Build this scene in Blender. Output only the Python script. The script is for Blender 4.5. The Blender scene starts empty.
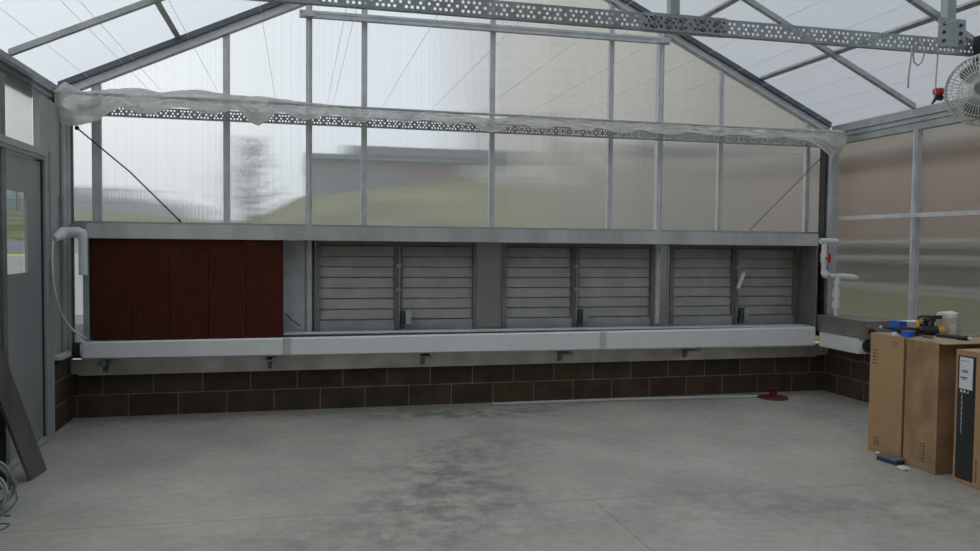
import bpy, bmesh, math, random
from mathutils import Vector, Matrix, noise
random.seed(7)
S = bpy.context.scene
COL = S.collection

# ------------------------------------------------------------------ camera
F, CX, CY, CZ, YAW, PIT, ROL = 795, -1.783, -7.41, 1.523, -.2355, -.0393, .0103

def ray(x, y):
    v = [(x - 490) / F, 1.0, (275.5 - y) / F]
    c, s = math.cos(ROL), math.sin(ROL); v = [c * v[0] - s * v[2], v[1], s * v[0] + c * v[2]]
    c, s = math.cos(PIT), math.sin(PIT); v = [v[0], c * v[1] - s * v[2], s * v[1] + c * v[2]]
    c, s = math.cos(YAW), math.sin(YAW); return Vector((c * v[0] - s * v[1], s * v[0] + c * v[1], v[2]))

def at(x, y, ax, val):
    """the point a sight line meets on the plane axis = val (used for measuring)"""
    o = Vector((CX, CY, CZ)); d = ray(x, y); t = (val - o[ax]) / d[ax]; return o + d * t

cam = bpy.data.cameras.new('camera'); co = bpy.data.objects.new('camera', cam); COL.objects.link(co)
fw = ray(490, 275.5).normalized(); rt = (ray(491, 275.5) - ray(490, 275.5)).normalized(); up = rt.cross(fw)
M = Matrix((rt, up, -fw)).transposed().to_4x4(); M.translation = Vector((CX, CY, CZ)); co.matrix_world = M
cam.sensor_width = 36; cam.lens = 36 * F / 980; cam.clip_start = .05; cam.clip_end = 500
S.camera = co
S.view_settings.view_transform = 'Standard'; S.view_settings.look = 'None'
S.view_settings.gamma = 1; S.view_settings.use_curve_mapping = False
S.view_settings.exposure = 0.16

# ------------------------------------------------------------------ materials
def nm(name):
    m = bpy.data.materials.new(name); m.use_nodes = True; nt = m.node_tree; nt.nodes.clear()
    out = nt.nodes.new('ShaderNodeOutputMaterial'); return m, nt, out
def N(nt, t, **k):
    n = nt.nodes.new(t)
    for a, b in k.items():
        if a.startswith('i_'): n.inputs[a[2:].replace('_', ' ')].default_value = b
        else: setattr(n, a, b)
    return n
def pos(nt): return nt.nodes.new('ShaderNodeNewGeometry').outputs['Position']
def ramp(nt, fac, stops):
    r = nt.nodes.new('ShaderNodeValToRGB'); e = r.color_ramp.elements
    e.remove(e[1]); e[0].position = stops[0][0]
    for i, (p, c) in enumerate(stops):
        k = e[0] if i == 0 else e.new(p)
        k.color = (c[0], c[1], c[2], 1) if hasattr(c, '__len__') else (c, c, c, 1)
    nt.links.new(fac, r.inputs[0]); return r.outputs[0]
def math_(nt, op, a, b=None, c=None):
    n = nt.nodes.new('ShaderNodeMath'); n.operation = op
    for i, v in enumerate((a, b, c)):
        if v is None: continue
        if isinstance(v, (int, float)): n.inputs[i].default_value = v
        else: nt.links.new(v, n.inputs[i])
    return n.outputs[0]
def mixc(nt, fac, a, b, mode='MIX'):
    n = nt.nodes.new('ShaderNodeMix'); n.data_type = 'RGBA'; n.blend_type = mode
    for s, v in ((n.inputs['Factor'], fac), (n.inputs['A'], a), (n.inputs['B'], b)):
        if isinstance(v, (int, float)): s.default_value = v
        elif isinstance(v, tuple): s.default_value = (*v, 1)
        else: nt.links.new(v, s)
    # colour sockets
    n.inputs[6].default_value = (*a, 1) if isinstance(a, tuple) else n.inputs[6].default_value
    n.inputs[7].default_value = (*b, 1) if isinstance(b, tuple) else n.inputs[7].default_value
    if not isinstance(a, tuple): nt.links.new(a, n.inputs[6])
    if not isinstance(b, tuple): nt.links.new(b, n.inputs[7])
    return n.outputs[2]

def simple(name, col, rough=.6, metal=0, var=.12, scale=12, bump=0, stretch=(1, 1, 1), spec=.5):
    m, nt, out = nm(name)
    b = N(nt, 'ShaderNodeBsdfPrincipled'); b.inputs['Roughness'].default_value = rough; b.inputs['Metallic'].default_value = metal
    b.inputs['Specular IOR Level'].default_value = spec
    mp = N(nt, 'ShaderNodeMapping'); mp.inputs['Scale'].default_value = stretch
    nt.links.new(pos(nt), mp.inputs[0])
    no = N(nt, 'ShaderNodeTexNoise'); no.inputs['Scale'].default_value = scale; no.inputs['Detail'].default_value = 4
    nt.links.new(mp.outputs[0], no.inputs['Vector'])
    lo = tuple(c * (1 - var) for c in col); hi = tuple(min(1, c * (1 + var)) for c in col)
    nt.links.new(ramp(nt, no.outputs[0], [(.3, lo), (.7, hi)]), b.inputs['Base Color'])
    if bump:
        bu = N(nt, 'ShaderNodeBump'); bu.inputs['Strength'].default_value = bump; bu.inputs['Distance'].default_value = .01
        nt.links.new(no.outputs[0], bu.inputs['Height']); nt.links.new(bu.outputs[0], b.inputs['Normal'])
    nt.links.new(b.outputs[0], out.inputs[0]); return m

def poly_mat(name, axis, tint, haze, rough=.22, bump=.5, var=.025):
    """fluted twin-wall polycarbonate: sees the outdoors smeared across its flutes"""
    m, nt, out = nm(name)
    p = pos(nt); sx = N(nt, 'ShaderNodeSeparateXYZ'); nt.links.new(p, sx.inputs[0])
    c = sx.outputs[axis]
    cb = N(nt, 'ShaderNodeCombineXYZ'); nt.links.new(c, cb.inputs[0])
    no = N(nt, 'ShaderNodeTexNoise'); no.noise_dimensions = '1D'; no.inputs['Scale'].default_value = 45; no.inputs['Detail'].default_value = 3
    nt.links.new(c, no.inputs['W'])
    wv = math_(nt, 'SINE', math_(nt, 'MULTIPLY', c, 2 * math.pi / .011))
    h = math_(nt, 'ADD', math_(nt, 'MULTIPLY', wv, .5), math_(nt, 'MULTIPLY', no.outputs[0], 1.0))
    bu = N(nt, 'ShaderNodeBump'); bu.inputs['Strength'].default_value = bump; bu.inputs['Distance'].default_value = .0008
    nt.links.new(h, bu.inputs['Height'])
    col = ramp(nt, no.outputs[0], [(.35, tuple(t * (1 - var) for t in tint)), (.65, tint)])
    rf = N(nt, 'ShaderNodeBsdfRefraction'); rf.inputs['IOR'].default_value = 1.25; rf.inputs['Roughness'].default_value = rough
    nt.links.new(col, rf.inputs['Color']); nt.links.new(bu.outputs[0], rf.inputs['Normal'])
    tl = N(nt, 'ShaderNodeBsdfTranslucent'); nt.links.new(col, tl.inputs['Color'])
    gl = N(nt, 'ShaderNodeBsdfGlossy'); gl.inputs['Roughness'].default_value = .25
    nt.links.new(bu.outputs[0], gl.inputs['Normal'])
    m1 = N(nt, 'ShaderNodeMixShader'); m1.inputs[0].default_value = haze
    nt.links.new(rf.outputs[0], m1.inputs[1]); nt.links.new(tl.outputs[0], m1.inputs[2])
    m2 = N(nt, 'ShaderNodeMixShader'); m2.inputs[0].default_value = .04
    nt.links.new(m1.outputs[0], m2.inputs[1]); nt.links.new(gl.outputs[0], m2.inputs[2])
    nt.links.new(m2.outputs[0], out.inputs[0]); return m

def block_mat(name, axis, shift):
    m, nt, out = nm(name)
    sx = N(nt, 'ShaderNodeSeparateXYZ'); nt.links.new(pos(nt), sx.inputs[0])
    cb = N(nt, 'ShaderNodeCombineXYZ'); nt.links.new(math_(nt, 'ADD', sx.outputs[axis], shift), cb.inputs[0]); nt.links.new(sx.outputs[2], cb.inputs[1])
    br = N(nt, 'ShaderNodeTexBrick'); br.offset = .5
    for k, v in (('Scale', 1), ('Brick Width', .4064), ('Row Height', .195), ('Mortar Size', .0045), ('Mortar Smooth', .1), ('Bias', -.1)): br.inputs[k].default_value = v
    br.inputs['Color1'].default_value = (.076, .054, .040, 1); br.inputs['Color2'].default_value = (.11, .074, .050, 1); br.inputs['Mortar'].default_value = (.25, .225, .17, 1)
    nt.links.new(cb.outputs[0], br.inputs['Vector'])
    no = N(nt, 'ShaderNodeTexNoise'); no.inputs['Scale'].default_value = 6; no.inputs['Detail'].default_value = 8; nt.links.new(pos(nt), no.inputs['Vector'])
    g = ramp(nt, no.outputs[0], [(.3, .75), (.7, 1.2)])
    c = mixc(nt, 1.0, br.outputs[0], g, 'MULTIPLY')
    b = N(nt, 'ShaderNodeBsdfPrincipled'); b.inputs['Roughness'].default_value = .85; b.inputs['Specular IOR Level'].default_value = .2
    nt.links.new(c, b.inputs['Base Color'])
    n2 = N(nt, 'ShaderNodeTexNoise'); n2.inputs['Scale'].default_value = 90; nt.links.new(pos(nt), n2.inputs['Vector'])
    h = math_(nt, 'SUBTRACT', math_(nt, 'MULTIPLY', n2.outputs[0], .3), br.outputs[1])
    bu = N(nt, 'ShaderNodeBump'); bu.inputs['Strength'].default_value = .6; bu.inputs['Distance'].default_value = .006
    nt.links.new(h, bu.inputs['Height']); nt.links.new(bu.outputs[0], b.inputs['Normal'])
    nt.links.new(b.outputs[0], out.inputs[0]); return m

def floor_mat():
    m, nt, out = nm('concrete')
    P = pos(nt); sx = N(nt, 'ShaderNodeSeparateXYZ'); nt.links.new(P, sx.inputs[0]); X, Y = sx.outputs[0], sx.outputs[1]
    def noi(s, d=6, r=.6):
        n = N(nt, 'ShaderNodeTexNoise'); n.inputs['Scale'].default_value = s; n.inputs['Detail'].default_value = d; n.inputs['Roughness'].default_value = r
        nt.links.new(P, n.inputs['Vector']); return n.outputs[0]
    base = ramp(nt, noi(1.1), [(.3, (.345, .33, .285)), (.52, (.44, .42, .365)), (.72, (.52, .50, .435))])
    fine = ramp(nt, noi(14, 8, .7), [(.3, .84), (.7, 1.1)])
    c = mixc(nt, 1.0, base, fine, 'MULTIPLY')
    # dirt stains with their own shape
    tot = None
    for (x, y, rx, ry, a) in [(-.55, -.42, .75, .24, 1.15), (.25, -.5, .45, .2, .6), (-.75, -1.9, .45, .5, .55), (-.25, -1.45, .4, .35, .5), (-.9, -2.7, .5, .6, .9), (-1.5, -3.4, .8, .5, .45), (.6, -3.2, .8, .4, .4),
                              (2.2, -3.6, 1., .35, .7), (2.3, -.6, 1.2, .3, .25), (-2.6, -.25, 1.2, .12, .55), (2.9, -1.6, .35, .9, .3), (1.2, -.2, 1.6, .12, .35)]:
        dx = math_(nt, 'POWER', math_(nt, 'ABSOLUTE', math_(nt, 'DIVIDE', math_(nt, 'SUBTRACT', X, x), rx)), 2)
        dy = math_(nt, 'POWER', math_(nt, 'ABSOLUTE', math_(nt, 'DIVIDE', math_(nt, 'SUBTRACT', Y, y), ry)), 2)
        g = math_(nt, 'MULTIPLY', math_(nt, 'EXPONENT', math_(nt, 'MULTIPLY', math_(nt, 'ADD', dx, dy), -1)), a)
        tot = g if tot is None else math_(nt, 'ADD', tot, g)
    blot = ramp(nt, noi(5.5, 10, .72), [(.40, 0), (.60, 1)])
    st = math_(nt, 'MINIMUM', math_(nt, 'MULTIPLY', tot, blot), .8)
    c = mixc(nt, st, c, (.15, .145, .13))
    # rusty yellow tint patches by the door
    y1 = math_(nt, 'MULTIPLY', ramp(nt, noi(2.3), [(.45, 0), (.7, 1)]), .35)
    c = mixc(nt, y1, c, (.44, .41, .33))
    # saw-cut control joints
    j1 = math_(nt, 'LESS_THAN', math_(nt, 'ABSOLUTE', math_(nt, 'ADD', Y, math_(nt, 'MULTIPLY_ADD', X, .035, 2.98))), .0042)
    j2 = math_(nt, 'MULTIPLY', math_(nt, 'LESS_THAN', math_(nt, 'ABSOLUTE', math_(nt, 'ADD', X, .07)), .0036), math_(nt, 'LESS_THAN', Y, -2.98))
    c = mixc(nt, math_(nt, 'MULTIPLY', math_(nt, 'MAXIMUM', j1, j2), .55), c, (.16, .15, .13))
    b = N(nt, 'ShaderNodeBsdfPrincipled'); b.inputs['Specular IOR Level'].default_value = .35
    nt.links.new(ramp(nt, noi(3), [(.3, .5), (.7, .75)]), b.inputs['Roughness'])
    nt.links.new(c, b.inputs['Base Color'])
    bu = N(nt, 'ShaderNodeBump'); bu.inputs['Strength'].default_value = .25; bu.inputs['Distance'].default_value = .004
    nt.links.new(noi(30), bu.inputs['Height']); nt.links.new(bu.outputs[0], b.inputs['Normal'])
    nt.links.new(b.outputs[0], out.inputs[0]); return m

def pad_mat():
    m, nt, out = nm('cellulose_pad')
    sx = N(nt, 'ShaderNodeSeparateXYZ'); nt.links.new(pos(nt), sx.inputs[0]); X, Z = sx.outputs[0], sx.outputs[2]
    zig = math_(nt, 'PINGPONG', Z, .030)
    a = math_(nt, 'SINE', math_(nt, 'MULTIPLY', math_(nt, 'ADD', X, math_(nt, 'MULTIPLY', zig, .7)), 2 * math.pi / .016))
    zz = math_(nt, 'SINE', math_(nt, 'MULTIPLY', math_(nt, 'ADD', Z, math_(nt, 'MULTIPLY', math_(nt, 'SINE', math_(nt, 'MULTIPLY', X, 2 * math.pi / .05)), .004)), 2 * math.pi / .021))
    h = math_(nt, 'MULTIPLY', a, zz)
    no = N(nt, 'ShaderNodeTexNoise'); no.inputs['Scale'].default_value = 9; nt.links.new(pos(nt), no.inputs['Vector'])
    c = ramp(nt, math_(nt, 'MULTIPLY_ADD', h, .5, .5), [(.2, (.018, .006, .004)), (.8, (.150, .042, .024))])  # flute hollows darkened in the colour to stand for their shade
    c = mixc(nt, 1.0, c, ramp(nt, no.outputs[0], [(.3, .85), (.7, 1.1)]), 'MULTIPLY')
    b = N(nt, 'ShaderNodeBsdfPrincipled'); b.inputs['Roughness'].default_value = .9; b.inputs['Specular IOR Level'].default_value = .1
    nt.links.new(c, b.inputs['Base Color'])
    bu = N(nt, 'ShaderNodeBump'); bu.inputs['Strength'].default_value = .7; bu.inputs['Distance'].default_value = .004
    nt.links.new(h, bu.inputs['Height']); nt.links.new(bu.outputs[0], b.inputs['Normal'])
    nt.links.new(b.outputs[0], out.inputs[0]); return m

def film_mat():
    m, nt, out = nm('plastic_film')
    no = N(nt, 'ShaderNodeTexNoise'); no.inputs['Scale'].default_value = 14; no.inputs['Detail'].default_value = 7; nt.links.new(pos(nt), no.inputs['Vector'])
    c = ramp(nt, no.outputs[0], [(.3, (.80, .785, .75)), (.7, (.97, .965, .95))])
    b = N(nt, 'ShaderNodeBsdfPrincipled'); b.inputs['Roughness'].default_value = .22; nt.links.new(c, b.inputs['Base Color'])
    bu = N(nt, 'ShaderNodeBump'); bu.inputs['Strength'].default_value = .5; bu.inputs['Distance'].default_value = .02
    nt.links.new(no.outputs[0], bu.inputs['Height']); nt.links.new(bu.outputs[0], b.inputs['Normal'])
    tl = N(nt, 'ShaderNodeBsdfTranslucent'); nt.links.new(c, tl.inputs[0])
    tr = N(nt, 'ShaderNodeBsdfTransparent')
    m1 = N(nt, 'ShaderNodeMixShader'); m1.inputs[0].default_value = .8; nt.links.new(b.outputs[0], m1.inputs[1]); nt.links.new(tl.outputs[0], m1.inputs[2])
    m2 = N(nt, 'ShaderNodeMixShader'); m2.inputs[0].default_value = .30; nt.links.new(m1.outputs[0], m2.inputs[1]); nt.links.new(tr.outputs[0], m2.inputs[2])
    nt.links.new(m2.outputs[0], out.inputs[0]); return m

def siding_mat(name, stops, freq=.2):
    """lap siding: horizontal courses, colour bands set by height"""
    m, nt, out = nm(name)
    sx = N(nt, 'ShaderNodeSeparateXYZ'); nt.links.new(pos(nt), sx.inputs[0]); Z = sx.outputs[2]
    c = ramp(nt, math_(nt, 'DIVIDE', Z, 10), stops)
    line = math_(nt, 'LESS_THAN', math_(nt, 'FRACT', math_(nt, 'DIVIDE', Z, freq)), .14)
    c = mixc(nt, math_(nt, 'MULTIPLY', line, .35), c, (.2, .17, .15))
    b = N(nt, 'ShaderNodeBsdfPrincipled'); b.inputs['Roughness'].default_value = .8
    nt.links.new(c, b.inputs['Base Color']); nt.links.new(b.outputs[0], out.inputs[0]); return m

def glass_mat():
    m, nt, out = nm('clear_glass')
    tr = N(nt, 'ShaderNodeBsdfTransparent'); tr.inputs[0].default_value = (.9, .93, .92, 1)
    gl = N(nt, 'ShaderNodeBsdfGlossy'); gl.inputs['Roughness'].default_value = .03
    mx = N(nt, 'ShaderNodeMixShader'); mx.inputs[0].default_value = .08
    nt.links.new(tr.outputs[0], mx.inputs[1]); nt.links.new(gl.outputs[0], mx.inputs[2]); nt.links.new(mx.outputs[0], out.inputs[0]); return m

MT = dict(
    steel=simple('galvanized_steel', (.41, .43, .43), .48, .55, .16, 7, .02),
    lframe=simple('brownish_galvanized_frame', (.215, .205, .185), .5, .35, .15, 6), brushed=simple('brushed_galvanized_sheet', (.50, .48, .45), .3, .85, .12, 3, .02, (1, 1, .25)),
    dsteel=simple('dull_galvanized_steel', (.235, .245, .24), .55, .4, .15, 9),
    bright=simple('bright_galvanized_sheet', (.60, .60, .585), .42, .45, .2, 3, .03, (1, 1, .25)),
    slat=simple('aluminium_slat', (.42, .405, .375), .5, .45, .12, 5),
    dark=simple('dark_shadow_gap_metal', (.06, .065, .065), .6, .3),
    pvc=simple('white_pvc', (.78, .785, .78), .35, 0, .04, 6),
    pvc_old=simple('grey_white_pvc', (.55, .55, .54), .4, 0, .08, 9),
    flash=simple('weathered_flashing', (.60, .58, .53), .5, .5, .25, 4),
    black=simple('black_plastic', (.022, .022, .024), .45),
    wire=simple('pale_wire', (.50, .50, .48), .5, .3, .05),
    mist=simple('misty_foliage', (.30, .32, .32), .95, 0, .15, .3),  # far trees: haze is put into this grey
    trough=simple('stained_galvanized_steel', (.30, .275, .25), .45, .5, .2, 4),
    plinth=simple('dark_plinth', (.09, .07, .055), .9, 0, .2, .6),
    scuffed=simple('scuffed_cardboard', (.36, .23, .13), .8, 0, .26, 4.5, 0, (1, 1.6, 1), .2),
    flange=simple('dark_blue_grey_steel', (.12, .14, .155), .5, .3, .1, 5),
    brick=simple('dull_red_brick', (.26, .13, .12), .9),
    pwire=simple('white_wire', (.8, .81, .82), .5, 0, .05), post=simple('post_steel', (.60, .61, .62), .5, .25, .12, 7), cap=simple('pale_cap', (.62, .62, .60), .6),
    dwire=simple('dark_cable', (.10, .10, .095), .5, .4),
    door=simple('grey_painted_door', (.33, .335, .33), .45, 0, .05, 3),
    frame=simple('pale_grey_frame', (.42, .435, .43), .5, .1, .06, 4),
    pane=poly_mat('polycarbonate_back', 0, (.965, .97, .97), .15, .055, .8),
    pane_s=poly_mat('polycarbonate_side', 1, (.955, .96, .96), .12, .045, .45),
    pane_r=poly_mat('polycarbonate_roof', 0, (.955, .968, .985), .35, .4, .04, 0),
    glass=glass_mat(),
    block=block_mat('split_block_back', 0, 2.2068), block_s=block_mat('split_block_side', 1, .05),
    floor=floor_mat(), pad=pad_mat(), film=film_mat(),
    card=simple('brown_cardboard', (.42, .265, .145), .8, 0, .08, 5, 0, (1, 1, .4), .2),
    card2=simple('light_cardboard', (.46, .33, .21), .8, 0, .1, 7, 0, (1, 1, 1), .2),
    cardd=simple('dark_brown_cardboard', (.10, .062, .035), .85, 0, .1, 5),
    ink=simple('printed_ink', (.10, .085, .07), .8),
    inkw=simple('white_print', (.75, .75, .74), .7),
    paper=simple('white_paper', (.72, .74, .76), .7, 0, .04),
    kraft=simple('grey_beige_paper', (.62, .56, .52), .85, 0, .1, 20, .5),
    blue=simple('blue_plastic', (.02, .14, .55), .4), navy=simple('navy_plastic', (.03, .05, .12), .5),
    yellow=simple('yellow_plastic', (.75, .38, .03), .45), red=simple('red_plastic', (.55, .03, .03), .45),
    rust=simple('dark_red_iron', (.13, .022, .018), .6, .1),
    rubber=simple('green_grey_hose', (.25, .28, .24), .5),
    drk=simple('black_fabric', (.03, .028, .022), .9),
    sheetm=simple('brushed_dark_sheet', (.20, .195, .18), .45, .6, .15, 4, 0, (3, 3, .3)),
    fanm=simple('cream_fan_wire', (.72, .73, .69), .5),
    string=simple('blue_string', (.08, .2, .26), .7),
    grass=simple('hill_grass', (.16, .165, .085), .95, 0, .35, .35, 0, (1, 1, 1), .1),
    road=simple('grey_asphalt', (.19, .19, .19), .9, 0, .08, 1), line=simple('yellow_paint', (.6, .45, .12), .8), walk=simple('pale_concrete', (.34, .335, .32), .9, 0, .1, 1),
    dwall=simple('dark_grey_wall', (.21, .215, .24), .8, 0, .15, .25), droof=simple('slate_blue_roof', (.19, .205, .25), .8, 0, .1, .3),
    bark=simple('bark', (.10, .075, .065), .9), leaf=simple('reddish_twigs', (.27, .17, .16), .9, 0, .2, 1),
    tan=siding_mat('tan_siding', [(0, (.22, .205, .17)), (.25, (.30, .27, .235)), (.38, (.36, .32, .285)), (.45, (.74, .68, .62)), (1, (.80, .74, .68))], .25),
    pink=siding_mat('pink_tan_stucco', [(0, (.66, .60, .57)), (1, (.82, .78, .76))], .9),
    brown=siding_mat('brown_siding', [(0, (.15, .10, .075)), (.175, (.17, .115, .085)), (.23, (.21, .14, .11)), (.33, (.27, .185, .15)), (.338, (.27, .185, .15)), (.345, (.10, .05, .03)), (.38, (.12, .06, .04)), (.388, (.33, .30, .27)), (1, (.42, .40, .37))], .3), olive=simple('olive_shrub_bank', (.10, .10, .045), .95, 0, .3, 1.5),
)

# ------------------------------------------------------------------ mesh helpers
class MB:
    def __init__(s): s.v = []; s.f = []
    def add(s, vs, fs):
        n = len(s.v); s.v += [Vector(v) for v in vs]; s.f += [tuple(n + i for i in f) for f in fs]; return s
    def box(s, x0, x1, y0, y1, z0, z1, m=None):
        if x0 > x1: x0, x1 = x1, x0
        if y0 > y1: y0, y1 = y1, y0
        if z0 > z1: z0, z1 = z1, z0
        vs = [Vector(p) for p in ((x0, y0, z0), (x1, y0, z0), (x1, y1, z0), (x0, y1, z0), (x0, y0, z1), (x1, y0, z1), (x1, y1, z1), (x0, y1, z1))]
        if m: vs = [m @ v for v in vs]
        return s.add(vs, [(3, 2, 1, 0), (4, 5, 6, 7), (0, 1, 5, 4), (1, 2, 6, 5), (2, 3, 7, 6), (3, 0, 4, 7)])
    def prism(s, prof, axis, a, b):
        """prof: closed 2D outline swept along axis from a to b. axis 0: (y,z); 1: (x,z); 2: (x,y)"""
        def P(u, v, t): return ((t, u, v), (u, t, v), (u, v, t))[axis]
        n = len(prof); vs = [P(u, v, a) for u, v in prof] + [P(u, v, b) for u, v in prof]
        fs = [tuple(range(n))[::-1], tuple(range(n, 2 * n))] + [(i, (i + 1) % n, n + (i + 1) % n, n + i) for i in range(n)]
        return s.add(vs, fs)
    def tube(s, pts, r, n=8, caps=True):
        pts = [Vector(p) for p in pts]; rs = r if hasattr(r, '__len__') else [r] * len(pts)
        base = len(s.v); prev = None
        for i, p in enumerate(pts):
            d = (pts[min(i + 1, len(pts) - 1)] - pts[max(i - 1, 0)]).normalized()
            if prev is None:
                a = d.orthogonal().normalized()
            else:
                a = (prev - d * prev.dot(d)).normalized()
            prev = a; b = d.cross(a)
            for k in range(n):
                t = 2 * math.pi * k / n; s.v.append(p + (a * math.cos(t) + b * math.sin(t)) * rs[i])
        for i in range(len(pts) - 1):
            for k in range(n):
                s.f.append((base + i * n + k, base + i * n + (k + 1) % n, base + (i + 1) * n + (k + 1) % n, base + (i + 1) * n + k))
        if caps:
            s.f.append(tuple(base + k for k in range(n))[::-1]); e = base + (len(pts) - 1) * n; s.f.append(tuple(e + k for k in range(n)))
        return s
    def bar(s, p, q, w, h, up=(0, 0, 1)):
        p, q = Vector(p), Vector(q); d = (q - p).normalized(); u = Vector(up); r = d.cross(u).normalized(); u = r.cross(d)
        vs = [c + r * a * w / 2 + u * b * h / 2 for c in (p, q) for a, b in ((-1, -1), (1, -1), (1, 1), (-1, 1))]
        return s.add(vs, [(3, 2, 1, 0), (4, 5, 6, 7), (0, 1, 5, 4), (1, 2, 6, 5), (2, 3, 7, 6), (3, 0, 4, 7)])
    def lathe(s, prof, n=24, m=None):
        base = len(s.v)
        for r, z in prof:
            for k in range(n):
                t = 2 * math.pi * k / n; v = Vector((r * math.cos(t), r * math.sin(t), z)); s.v.append(m @ v if m else v)
        for i in range(len(prof) - 1):
            for k in range(n): s.f.append((base + i * n + k, base + i * n + (k + 1) % n, base + (i + 1) * n + (k + 1) % n, base + (i + 1) * n + k))
        return s
    def build(s, name, mat, parent=None, smooth=False, bevel=0, origin=None):
        me = bpy.data.meshes.new(name); vs = s.v
        o = bpy.data.objects.new(name, me)
        if origin is not None: origin = Vector(origin)
        elif parent is None:
            xs = [v.x for v in vs]; ys = [v.y for v in vs]; zs = [v.z for v in vs]
            origin = Vector(((min(xs) + max(xs)) / 2, (min(ys) + max(ys)) / 2, min(zs)))
        else: origin = Vector(parent.get('_o', (0, 0, 0)))
        me.from_pydata([v - origin for v in vs], [], s.f); me.materials.append(MT[mat] if isinstance(mat, str) else mat)
        bm = bmesh.new(); bm.from_mesh(me); bmesh.ops.recalc_face_normals(bm, faces=bm.faces)
        bm.to_mesh(me); bm.free()
        if smooth:
            for p in me.polygons: p.use_smooth = True
        COL.objects.link(o)
        if parent is not None: o.parent = parent; o.location = origin - Vector(parent['_w'])
        else: o.location = origin
        o['_o'] = tuple(origin); o['_w'] = tuple(origin)
        if bevel:
            b = o.modifiers.new('bevel', 'BEVEL'); b.width = bevel; b.segments = 2; b.limit_method = 'ANGLE'
        return o

def tag(o, label=None, cat=None, group=None, kind=None):
    if label: o['label'] = label
    if cat: o['category'] = cat
    if group: o['group'] = group
    if kind: o['kind'] = kind
    return o
def empty(name, loc, label=None, cat=None, group=None, kind=None):
    o = bpy.data.objects.new(name, None); COL.objects.link(o); o.location = loc; o['_o'] = tuple(loc); o['_w'] = tuple(loc)
    o.empty_display_size = .05
    return tag(o, label, cat, group, kind)
def struct(o): o['kind'] = 'structure'; return o

# ------------------------------------------------------------------ dimensions
W = 3.66; PANEL = 1.2192; SL = .478; ZE = 2.845; YF = -9.76
WL = 3.76; SLL = SL * W / WL
def zr(x): return ZE + SL * (W - abs(x)) if x >= 0 else ZE + SLL * (WL + x)       # underside of the roof sheets
ORD = ['first', 'second', 'third', 'fourth', 'fifth', 'sixth', 'seventh', 'eighth', 'ninth', 'tenth', 'eleventh', 'twelfth', 'thirteenth', 'fourteenth', 'fifteenth', 'sixteenth']

# ------------------------------------------------------------------ setting: floor, low block walls
b = MB(); b.box(-W - .1, W + .1, YF, .17, -.15, 0); tag(struct(b.build('floor', 'floor')))
b = MB(); b.box(-W - .2, W + .2, -.03, .17, 0, .39); struct(b.build('wall_back', 'block'))
b = MB(); b.box(-W - .2, -W, -.58, -.031, 0, .575); struct(b.build('wall_left', 'block_s'))
b = MB(); b.box(-W - .2, -W, YF, -2.0, 0, .575); struct(b.build('wall_left.001', 'block_s'))
b = MB(); b.box(W, W + .2, YF, -.031, 0, .575); struct(b.build('wall_right', 'block_s'))
b = MB(); b.box(-W - .2, W + .2, YF - .2, YF, 0, .575); struct(b.build('wall_front', 'block'))
# pale caps
b = MB(); b.box(-W - .2, -W + .06, -.58, -.031, .576, .605); struct(b.build('trim_1', 'cap'))
b = MB(); b.box(W - .012, W + .2, YF, -.031, .576, .60); struct(b.build('trim_2', 'frame'))
b = MB(); b.box(-W - .2, -W + .012, YF, -2.0, .576, .60); struct(b.build('trim_3', 'frame'))
# sheet-metal apron below the gutter and the sill course behind it
b = MB(); b.box(-3.655, 3.655, -.11, .06, .391, .515); b.box(-3.60, 3.52, -.10, -.032, .375, .389)
tag(b.build('metal_apron', 'flash'), 'weathered galvanized apron strip between white gutter and back block wall', 'flashing')

# ------------------------------------------------------------------ polycarbonate panes: every bay its own window
wn = [0]
def window(mb, mat):
    wn[0] += 1; return struct(mb.build('window_%d' % wn[0], mat))
edges = [-W, -3.457, -2.406, -1.209, -.008, 1.188, 2.385, 3.395, W]
ZB = 1.625
for a, c in zip(edges[:-1], edges[1:]):
    prof = [(a + .002, ZB), (c - .002, ZB), (c - .002, zr(c) - .004)]
    if a < 0 < c: prof.append((0, zr(0) - .004))
    prof.append((a + .002, zr(a) - .004))
    m = MB(); m.prism(prof, 1, 0, .012); window(m, 'pane')
m = MB(); m.box(-W, -3.50, .0, .012, .60, ZB - .004); window(m, 'pane')       # small light beside the pads
sideY = [0, -1.27, -2.44, -3.66, -4.88, -6.10, -7.32, -8.54, YF]
for a, c in zip(sideY[:-1], sideY[1:]):
    m = MB(); m.box(W + .02, W + .032, c + .002, a - .002, .60, 2.74); window(m, 'pane_s')
for (a, c, z0, z1) in [(-.03, -.30, .60, 2.74), (-.82, -1.99, 2.20, 2.74), (-2.0, -2.44, .60, 2.74)] + [(a, c, .6, 2.74) for a, c in zip(sideY[2:-1], sideY[3:])]:
    m = MB(); m.box(-W - .062, -W - .05, c + .002, a - .002, z0, z1); window(m, 'pane_s')
m = MB(); m.prism([(-3.76, .58), (W, .58), (W, zr(W)), (0, zr(0)), (-3.76, zr(-3.76))], 1, YF, YF - .10); struct(m.build('wall_front', 'dwall'))  # unseen end wall, made opaque to darken the interior
# roof sheets
for sgn in (-1, 1):
    xe = sgn * 3.88; m = MB(); m.prism([(xe, zr(xe)), (0, zr(0)), (0, zr(0) + .014), (xe, zr(xe) + .014)], 1, -6.95, .12)
    o = struct(m.build('ceiling', 'pane_r'))
    m = MB(); m.prism([(xe, zr(xe)), (0, zr(0)), (0, zr(0) + .05), (xe, zr(xe) + .05)], 1, YF - .1, -6.952)
    struct(m.build('ceiling', 'dwall'))  # unseen opaque roof section added behind the camera to dim the interior

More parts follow.
